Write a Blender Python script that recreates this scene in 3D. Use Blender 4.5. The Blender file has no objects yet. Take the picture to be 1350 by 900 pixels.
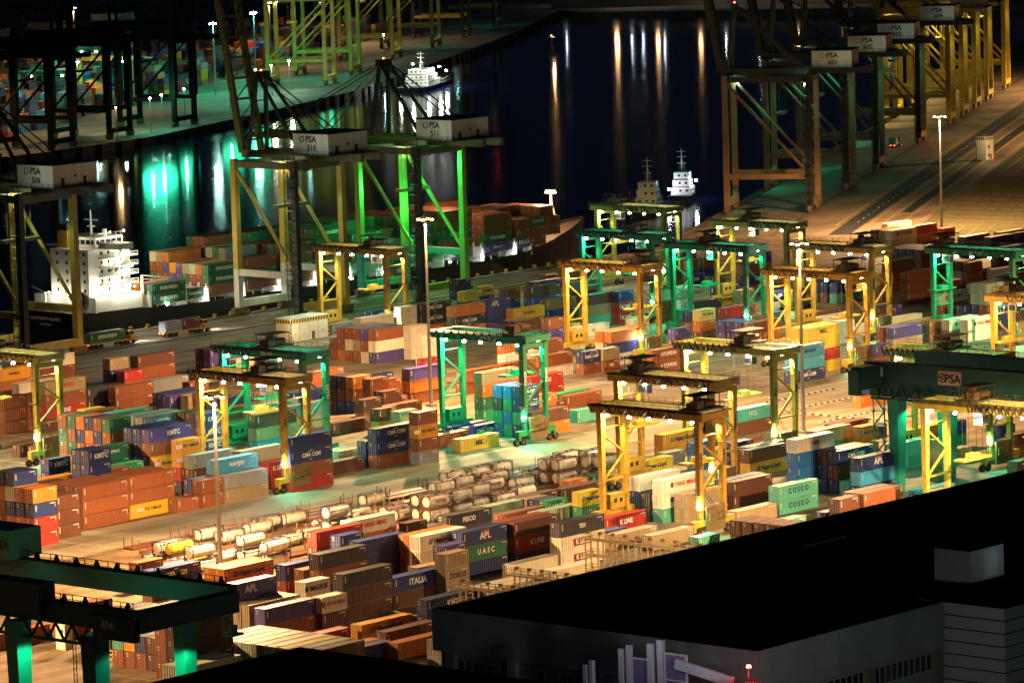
import bpy, bmesh, math, random
from mathutils import Matrix, Vector
random.seed(7)
EXPO = 0.5
WROUGH = 0.09
MASTP = 640000
FARP = 10000
STRK = 1700
SHORE = 850
RTGP = 1.5
S = bpy.context.scene
C = S.collection
PI = math.pi
rad = math.radians
# ---------------------------------------------------------------- camera
CH = 138.547
CR = Vector((0.65985880, -0.75075265, -0.03093245))
CU = Vector((0.11318299, 0.05861402, 0.99184374))
CF = Vector((0.74281624, 0.65797785, -0.12364941))
FPX = 5883.77
cam_d = bpy.data.cameras.new('camera')
cam = bpy.data.objects.new('camera', cam_d)
C.objects.link(cam)
cam_d.sensor_width = 36.0
cam_d.lens = FPX / 1350 * 36
cam_d.clip_start = 5.0
cam_d.clip_end = 20000.0
m = Matrix((CR, CU, -CF)).transposed().to_4x4()
m.translation = Vector((0, 0, CH))
cam.matrix_world = m
S.camera = cam
# ---------------------------------------------------------------- night sky, exposure
W = bpy.data.worlds.new('World')
S.world = W
W.use_nodes = True
bg = W.node_tree.nodes['Background']
bg.inputs['Color'].default_value = (0.10, 0.16, 0.36, 1)
bg.inputs['Strength'].default_value = 0.016
S.view_settings.view_transform = 'Standard'
S.view_settings.look = 'None'
S.view_settings.gamma = 1
S.view_settings.exposure = EXPO
S.cycles.use_denoising = True
S.cycles.max_bounces = 5
S.cycles.diffuse_bounces = 1
S.cycles.glossy_bounces = 2
S.cycles.caustics_reflective = False
S.cycles.caustics_refractive = False
S.cycles.use_light_tree = True
S.cycles.sample_clamp_indirect = 4.0


def pix(X, Y, Z=0.0):
    """world point -> pixel of the 1350 px wide photograph (used for choosing label landmarks)"""
    d = Vector((X, Y, Z - CH))
    z = d.dot(CF)
    return (675 + FPX * d.dot(CR) / z, 450 - FPX * d.dot(CU) / z)


# ---------------------------------------------------------------- helpers
def tag(o, label=None, cat=None, group=None, kind=None):
    if label: o['label'] = label
    if cat: o['category'] = cat
    if group: o['group'] = group
    if kind: o['kind'] = kind
    return o


def empty(name, loc, rz=0.0):
    o = bpy.data.objects.new(name, None)
    o.empty_display_size = 0.3
    C.objects.link(o)
    o.location = loc
    o.rotation_euler = (0, 0, rz)
    return o


def link(name, me, parent=None, loc=None, mats=None):
    o = bpy.data.objects.new(name, me)
    C.objects.link(o)
    if parent: o.parent = parent
    if loc: o.location = loc
    return o


BOXF = ((0, 3, 2, 1), (4, 5, 6, 7), (0, 1, 5, 4), (1, 2, 6, 5), (2, 3, 7, 6), (3, 0, 4, 7))


class MB:
    def __init__(s):
        s.v = []; s.f = []; s.mi = []; s.m = 0

    def mat(s, i):
        s.m = i; return s

    def add(s, vs, fs):
        n = len(s.v)
        s.v += [tuple(v) for v in vs]
        for f in fs:
            s.f.append(tuple(n + i for i in f)); s.mi.append(s.m)
        return s

    def box(s, x0, x1, y0, y1, z0, z1):
        return s.add(((x0, y0, z0), (x1, y0, z0), (x1, y1, z0), (x0, y1, z0),
                      (x0, y0, z1), (x1, y0, z1), (x1, y1, z1), (x0, y1, z1)), BOXF)

    def frus(s, c0, h0, c1, h1):
        """tapered box between centre c0 (half sizes h0) and centre c1 (half sizes h1)"""
        v = []
        for c, h in ((c0, h0), (c1, h1)):
            for sx, sy in ((-1, -1), (1, -1), (1, 1), (-1, 1)):
                v.append((c[0] + sx * h[0], c[1] + sy * h[1], c[2]))
        return s.add(v, BOXF)

    def bar(s, a, b, w, h=None):
        a = Vector(a); b = Vector(b)
        h = h or w
        d = (b - a)
        if d.length < 1e-6: return s
        d.normalize()
        u = Vector((0, 0, 1)) if abs(d.z) < .95 else Vector((0, 1, 0))
        r = d.cross(u).normalized() * w / 2
        q = r.cross(d).normalized() * h / 2
        v = [a - r - q, a + r - q, a + r + q, a - r + q, b - r - q, b + r - q, b + r + q, b - r + q]
        return s.add(v, ((3, 2, 1, 0), (4, 5, 6, 7), (0, 1, 5, 4), (1, 2, 6, 5), (2, 3, 7, 6), (3, 0, 4, 7)))

    def cyl(s, a, b, r0, r1=None, n=8, cap=True):
        a = Vector(a); b = Vector(b); r1 = r0 if r1 is None else r1
        d = (b - a).normalized()
        u = Vector((0, 0, 1)) if abs(d.z) < .95 else Vector((0, 1, 0))
        e = d.cross(u).normalized(); g = e.cross(d).normalized()
        v = []
        for c, r in ((a, r0), (b, r1)):
            for i in range(n):
                t = 2 * PI * i / n
                v.append(c + e * math.cos(t) * r + g * math.sin(t) * r)
        f = [(i, (i + 1) % n, n + (i + 1) % n, n + i) for i in range(n)]
        if cap: f += [tuple(range(n - 1, -1, -1)), tuple(range(n, 2 * n))]
        return s.add(v, f)

    def path(s, pts, w):
        for i in range(len(pts) - 1): s.bar(pts[i], pts[i + 1], w)
        return s

    def mesh(s, name, mats, smooth=False):
        me = bpy.data.meshes.new(name)
        me.from_pydata(s.v, [], s.f)
        for q in mats: me.materials.append(q)
        if len(mats) > 1: me.polygons.foreach_set('material_index', s.mi)
        if smooth: me.polygons.foreach_set('use_smooth', [True] * len(me.polygons))
        me.update()
        return me

    def build(s, name, mats, parent=None, loc=None, smooth=False):
        if not isinstance(mats, (list, tuple)): mats = [mats]
        return link(name, s.mesh(name, mats, smooth), parent, loc)


# ---------------------------------------------------------------- materials
def newmat(name, col, rough=0.6, metal=0.0, grime=0.35, gscale=0.6, gcol=None, bump=0.0, vary=0.0, stretch=(1, 1, 1), spec=0.4, coat=0):
    m = bpy.data.materials.new(name)
    m.use_nodes = True
    nt = m.node_tree; N = nt.nodes; Lk = nt.links
    b = N['Principled BSDF']
    b.inputs['Roughness'].default_value = rough
    b.inputs['Metallic'].default_value = metal
    b.inputs['Specular IOR Level'].default_value = spec
    tc = N.new('ShaderNodeTexCoord')
    mp = N.new('ShaderNodeMapping')
    mp.inputs['Scale'].default_value = stretch
    Lk.new(tc.outputs['Object'], mp.inputs['Vector'])
    no = N.new('ShaderNodeTexNoise')
    no.inputs['Scale'].default_value = gscale
    no.inputs['Detail'].default_value = 6
    no.inputs['Roughness'].default_value = 0.65
    oi = N.new('ShaderNodeObjectInfo')
    va = N.new('ShaderNodeVectorMath'); va.operation = 'SCALE'; va.inputs['Scale'].default_value = 1.0
    if vary:
        cb = N.new('ShaderNodeCombineXYZ')
        mu = N.new('ShaderNodeMath'); mu.operation = 'MULTIPLY'; mu.inputs[1].default_value = 97.0
        Lk.new(oi.outputs['Random'], mu.inputs[0])
        for i in range(3): Lk.new(mu.outputs[0], cb.inputs[i])
        ad = N.new('ShaderNodeVectorMath'); ad.operation = 'ADD'
        Lk.new(mp.outputs[0], ad.inputs[0]); Lk.new(cb.outputs[0], ad.inputs[1])
        Lk.new(ad.outputs[0], no.inputs['Vector'])
    else:
        Lk.new(mp.outputs[0], no.inputs['Vector'])
    rp = N.new('ShaderNodeValToRGB')
    rp.color_ramp.elements[0].position = 0.38
    rp.color_ramp.elements[1].position = 0.72
    Lk.new(no.outputs['Fac'], rp.inputs['Fac'])
    mx = N.new('ShaderNodeMix'); mx.data_type = 'RGBA'
    gc = gcol or tuple(c * 0.45 + 0.01 for c in col)
    mx.inputs['A'].default_value = (*col, 1)
    mx.inputs['B'].default_value = (*gc, 1)
    fa = N.new('ShaderNodeMath'); fa.operation = 'MULTIPLY'; fa.inputs[1].default_value = grime
    Lk.new(rp.outputs['Color'], fa.inputs[0]); Lk.new(fa.outputs[0], mx.inputs['Factor'])
    out = mx.outputs['Result']
    if vary:
        n2 = N.new('ShaderNodeTexNoise'); n2.inputs['Scale'].default_value = 1.0; n2.inputs['Detail'].default_value = 4
        m2 = N.new('ShaderNodeMapping'); m2.inputs['Scale'].default_value = (2.2, 2.2, 0.25)
        Lk.new(ad.outputs[0], m2.inputs['Vector']); Lk.new(m2.outputs[0], n2.inputs['Vector'])
        r2 = N.new('ShaderNodeValToRGB'); r2.color_ramp.elements[0].position = 0.5; r2.color_ramp.elements[1].position = 0.72
        Lk.new(n2.outputs['Fac'], r2.inputs['Fac'])
        x2 = N.new('ShaderNodeMix'); x2.data_type = 'RGBA'
        x2.inputs['B'].default_value = (*[0.75 * c + 0.035 for c in col], 1)
        f2 = N.new('ShaderNodeMath'); f2.operation = 'MULTIPLY'; f2.inputs[1].default_value = 0.35
        Lk.new(r2.outputs['Color'], f2.inputs[0]); Lk.new(f2.outputs[0], x2.inputs['Factor']); Lk.new(out, x2.inputs['A'])
        out = x2.outputs['Result']
    if vary:
        hs = N.new('ShaderNodeHueSaturation')
        mr = N.new('ShaderNodeMapRange')
        mr.inputs['To Min'].default_value = 1 - vary; mr.inputs['To Max'].default_value = 1 + vary
        Lk.new(oi.outputs['Random'], mr.inputs['Value'])
        Lk.new(mr.outputs[0], hs.inputs['Value']); Lk.new(out, hs.inputs['Color'])
        out = hs.outputs['Color']
    Lk.new(out, b.inputs['Base Color'])
    if bump:
        bp = N.new('ShaderNodeBump'); bp.inputs['Strength'].default_value = bump
        Lk.new(no.outputs['Fac'], bp.inputs['Height']); Lk.new(bp.outputs[0], b.inputs['Normal'])
    return m


def emat(name, col, power):
    m = bpy.data.materials.new(name)
    m.use_nodes = True
    nt = m.node_tree
    for n in list(nt.nodes): nt.nodes.remove(n)
    e = nt.nodes.new('ShaderNodeEmission'); o = nt.nodes.new('ShaderNodeOutputMaterial')
    e.inputs['Color'].default_value = (*col, 1); e.inputs['Strength'].default_value = power
    nt.links.new(e.outputs[0], o.inputs['Surface'])
    return m


CC = {'r': ('rust brown', (0.27, 0.083, 0.034)), 'b': ('dark brown', (0.13, 0.048, 0.03)), 'n': ('navy', (0.014, 0.035, 0.16)),
      'u': ('blue', (0.02, 0.17, 0.52)), 'k': ('black', (0.035, 0.037, 0.05)), 'y': ('orange-yellow', (0.78, 0.36, 0.02)),
      'Y': ('lemon yellow', (0.74, 0.58, 0.06)), 'w': ('cream', (0.80, 0.74, 0.60)), 'g': ('green', (0.03, 0.32, 0.13)),
      't': ('sea green', (0.10, 0.42, 0.31)), 'e': ('dark green', (0.022, 0.15, 0.075)), 'o': ('orange', (0.56, 0.18, 0.03)),
      'R': ('red', (0.42, 0.035, 0.025)), 'p': ('purple-blue', (0.085, 0.065, 0.28)), 's': ('grey', (0.25, 0.27, 0.29)),
      'c': ('light blue', (0.05, 0.36, 0.60)), 'm': ('pale mint', (0.44, 0.58, 0.40)), 'l': ('tan', (0.38, 0.29, 0.17))}
CM = {k: newmat('painted_steel_' + v[0].replace(' ', '_').replace('-', '_'), v[1], rough=0.52, grime=0.42, gscale=0.55, vary=0.13,
                gcol=tuple(0.5 * c + 0.05 * q for c, q in zip(v[1], (0.6, 0.3, 0.2))), stretch=(1, 1, 0.35)) for k, v in CC.items()}
M_GALV = newmat('galvanised_rods', (0.34, 0.33, 0.31), rough=0.45, metal=0.5)
M_MARK = newmat('code_marking', (0.62, 0.58, 0.5), grime=.4, gscale=2)
M_WOODF = newmat('underside_dark', (0.03, 0.03, 0.03))
LET = {'white': newmat('white_lettering', (0.80, 0.78, 0.72), grime=0.2), 'red': newmat('red_lettering', (0.55, 0.04, 0.03), grime=0.2),
       'black': newmat('black_lettering', (0.02, 0.02, 0.03), grime=0.1), 'blue': newmat('dark_blue_lettering', (0.015, 0.03, 0.14), grime=0.1),
       'maroon': newmat('maroon_panel', (0.20, 0.03, 0.03), grime=0.2), 'gold': newmat('gold_lettering', (0.7, 0.45, 0.1), grime=0.2)}
M_YEL = newmat('crane_yellow_paint', (0.56, 0.33, 0.035), rough=0.5, grime=0.55, gscale=0.8, gcol=(0.22, 0.11, 0.03), vary=0.05)
M_GRN = newmat('crane_green_paint', (0.015, 0.24, 0.10), rough=0.5, grime=0.45, gscale=0.8, gcol=(0.02, 0.10, 0.06), vary=0.05)
M_YGR = newmat('crane_lime_paint', (0.44, 0.38, 0.06), rough=0.5, grime=0.5, gscale=0.8, gcol=(0.15, 0.14, 0.04), vary=0.05)
M_DKG = newmat('crane_dark_teal_paint', (0.018, 0.085, 0.08), rough=0.55, grime=0.4, gscale=0.5)
M_TEA = newmat('crane_teal_paint', (0.03, 0.36, 0.27), rough=0.5, grime=0.35, gscale=0.4, gcol=(0.02, 0.2, 0.14))
M_DARK = newmat('dark_machinery', (0.045, 0.04, 0.035), rough=0.6)
M_MACH = newmat('greasy_machinery', (0.20, 0.13, 0.05), rough=0.6, grime=0.7, gscale=1.5, gcol=(0.03, 0.025, 0.02))
M_TYRE = newmat('tyre_rubber', (0.02, 0.02, 0.02), rough=0.85)
M_CABLE = newmat('cable_black', (0.012, 0.012, 0.012), rough=0.7)
M_RAIL = newmat('handrail_steel', (0.10, 0.085, 0.05), rough=0.5)
M_WHT = newmat('weathered_white_paint', (0.68, 0.66, 0.58), rough=0.5, grime=0.5, gscale=0.5, gcol=(0.3, 0.26, 0.2), stretch=(1, 1, 0.25))
M_STY = newmat('quay_crane_yellow', (0.50, 0.36, 0.05), rough=0.5, grime=0.5, gscale=0.3, gcol=(0.16, 0.10, 0.03))
M_STD = newmat('quay_crane_dark_steel', (0.015, 0.018, 0.014), rough=0.55, grime=0.4, gscale=0.3)
M_STG = newmat('quay_crane_olive', (0.10, 0.11, 0.035), rough=0.5, grime=0.5, gscale=0.3)
M_GLASS = newmat('dark_glass', (0.02, 0.03, 0.04), rough=0.1, spec=0.8)
M_TANK = newmat('tank_steel', (0.72, 0.66, 0.54), rough=0.42, grime=0.3, gscale=0.9, vary=0.08)
M_TANKY = newmat('tank_yellow', (0.72, 0.45, 0.04), rough=0.45, grime=0.3)
M_TFR = newmat('tank_frame_brown', (0.16, 0.06, 0.05), rough=0.6)
M_TFD = newmat('tank_frame_dark', (0.05, 0.045, 0.06), rough=0.6)
M_MAST = newmat('galvanised_mast', (0.30, 0.30, 0.28), rough=0.5, metal=0.3)
B_SOD = emat('sodium_bulb', (1.0, 0.58, 0.24), 9)
B_TEAL = emat('mercury_bulb', (0.45, 1.0, 0.85), 160)
B_WHITE = emat('white_bulb', (0.95, 1.0, 0.9), 160)
B_WARM = emat('warm_bulb', (1.0, 0.82, 0.5), 160)
B_RED = emat('red_bulb', (1.0, 0.05, 0.03), 60)
B_COOL = emat('cool_bulb', (0.7, 0.85, 1.0), 140)
SOD = (1.0, 0.58, 0.26); TEAL = (0.035, 1.0, 0.48); WHT = (0.80, 1.0, 0.62); WARM = (1.0, 0.76, 0.36); COOL = (0.7, 0.85, 1.0)


def lamp(name, loc, power, col, size=0.4, parent=None, spot=None, rot=None, blend=0.5):
    if not spot and name in ('flood', 'sodium', 'mast_light'):
        spot = 168 if name != 'flood' else 155; blend = .35
    d = bpy.data.lights.new(name, 'SPOT' if spot else 'POINT')
    d.energy = power; d.color = col; d.shadow_soft_size = size
    if spot:
        d.spot_size = rad(spot); d.spot_blend = blend
    o = bpy.data.objects.new(name, d); C.objects.link(o); o.location = loc
    if rot: o.rotation_euler = rot
    if parent: o.parent = parent
    return o


_TX = {}


def text_mesh(txt, mat, size, bold=0.03):
    k = (txt, mat.name, round(size, 2))
    if k in _TX: return _TX[k]
    cu = bpy.data.curves.new('lettering', 'FONT')
    cu.body = txt; cu.size = size; cu.align_x = 'CENTER'; cu.align_y = 'CENTER'
    cu.extrude = 0.012; cu.offset = bold * size; cu.resolution_u = 2
    o = bpy.data.objects.new('tmp', cu); C.objects.link(o)
    dg = bpy.context.evaluated_depsgraph_get(); dg.update()
    me = bpy.data.meshes.new_from_object(o.evaluated_get(dg))
    me.materials.clear(); me.materials.append(mat)
    bpy.data.objects.remove(o)
    _TX[k] = me
    return me


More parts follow.
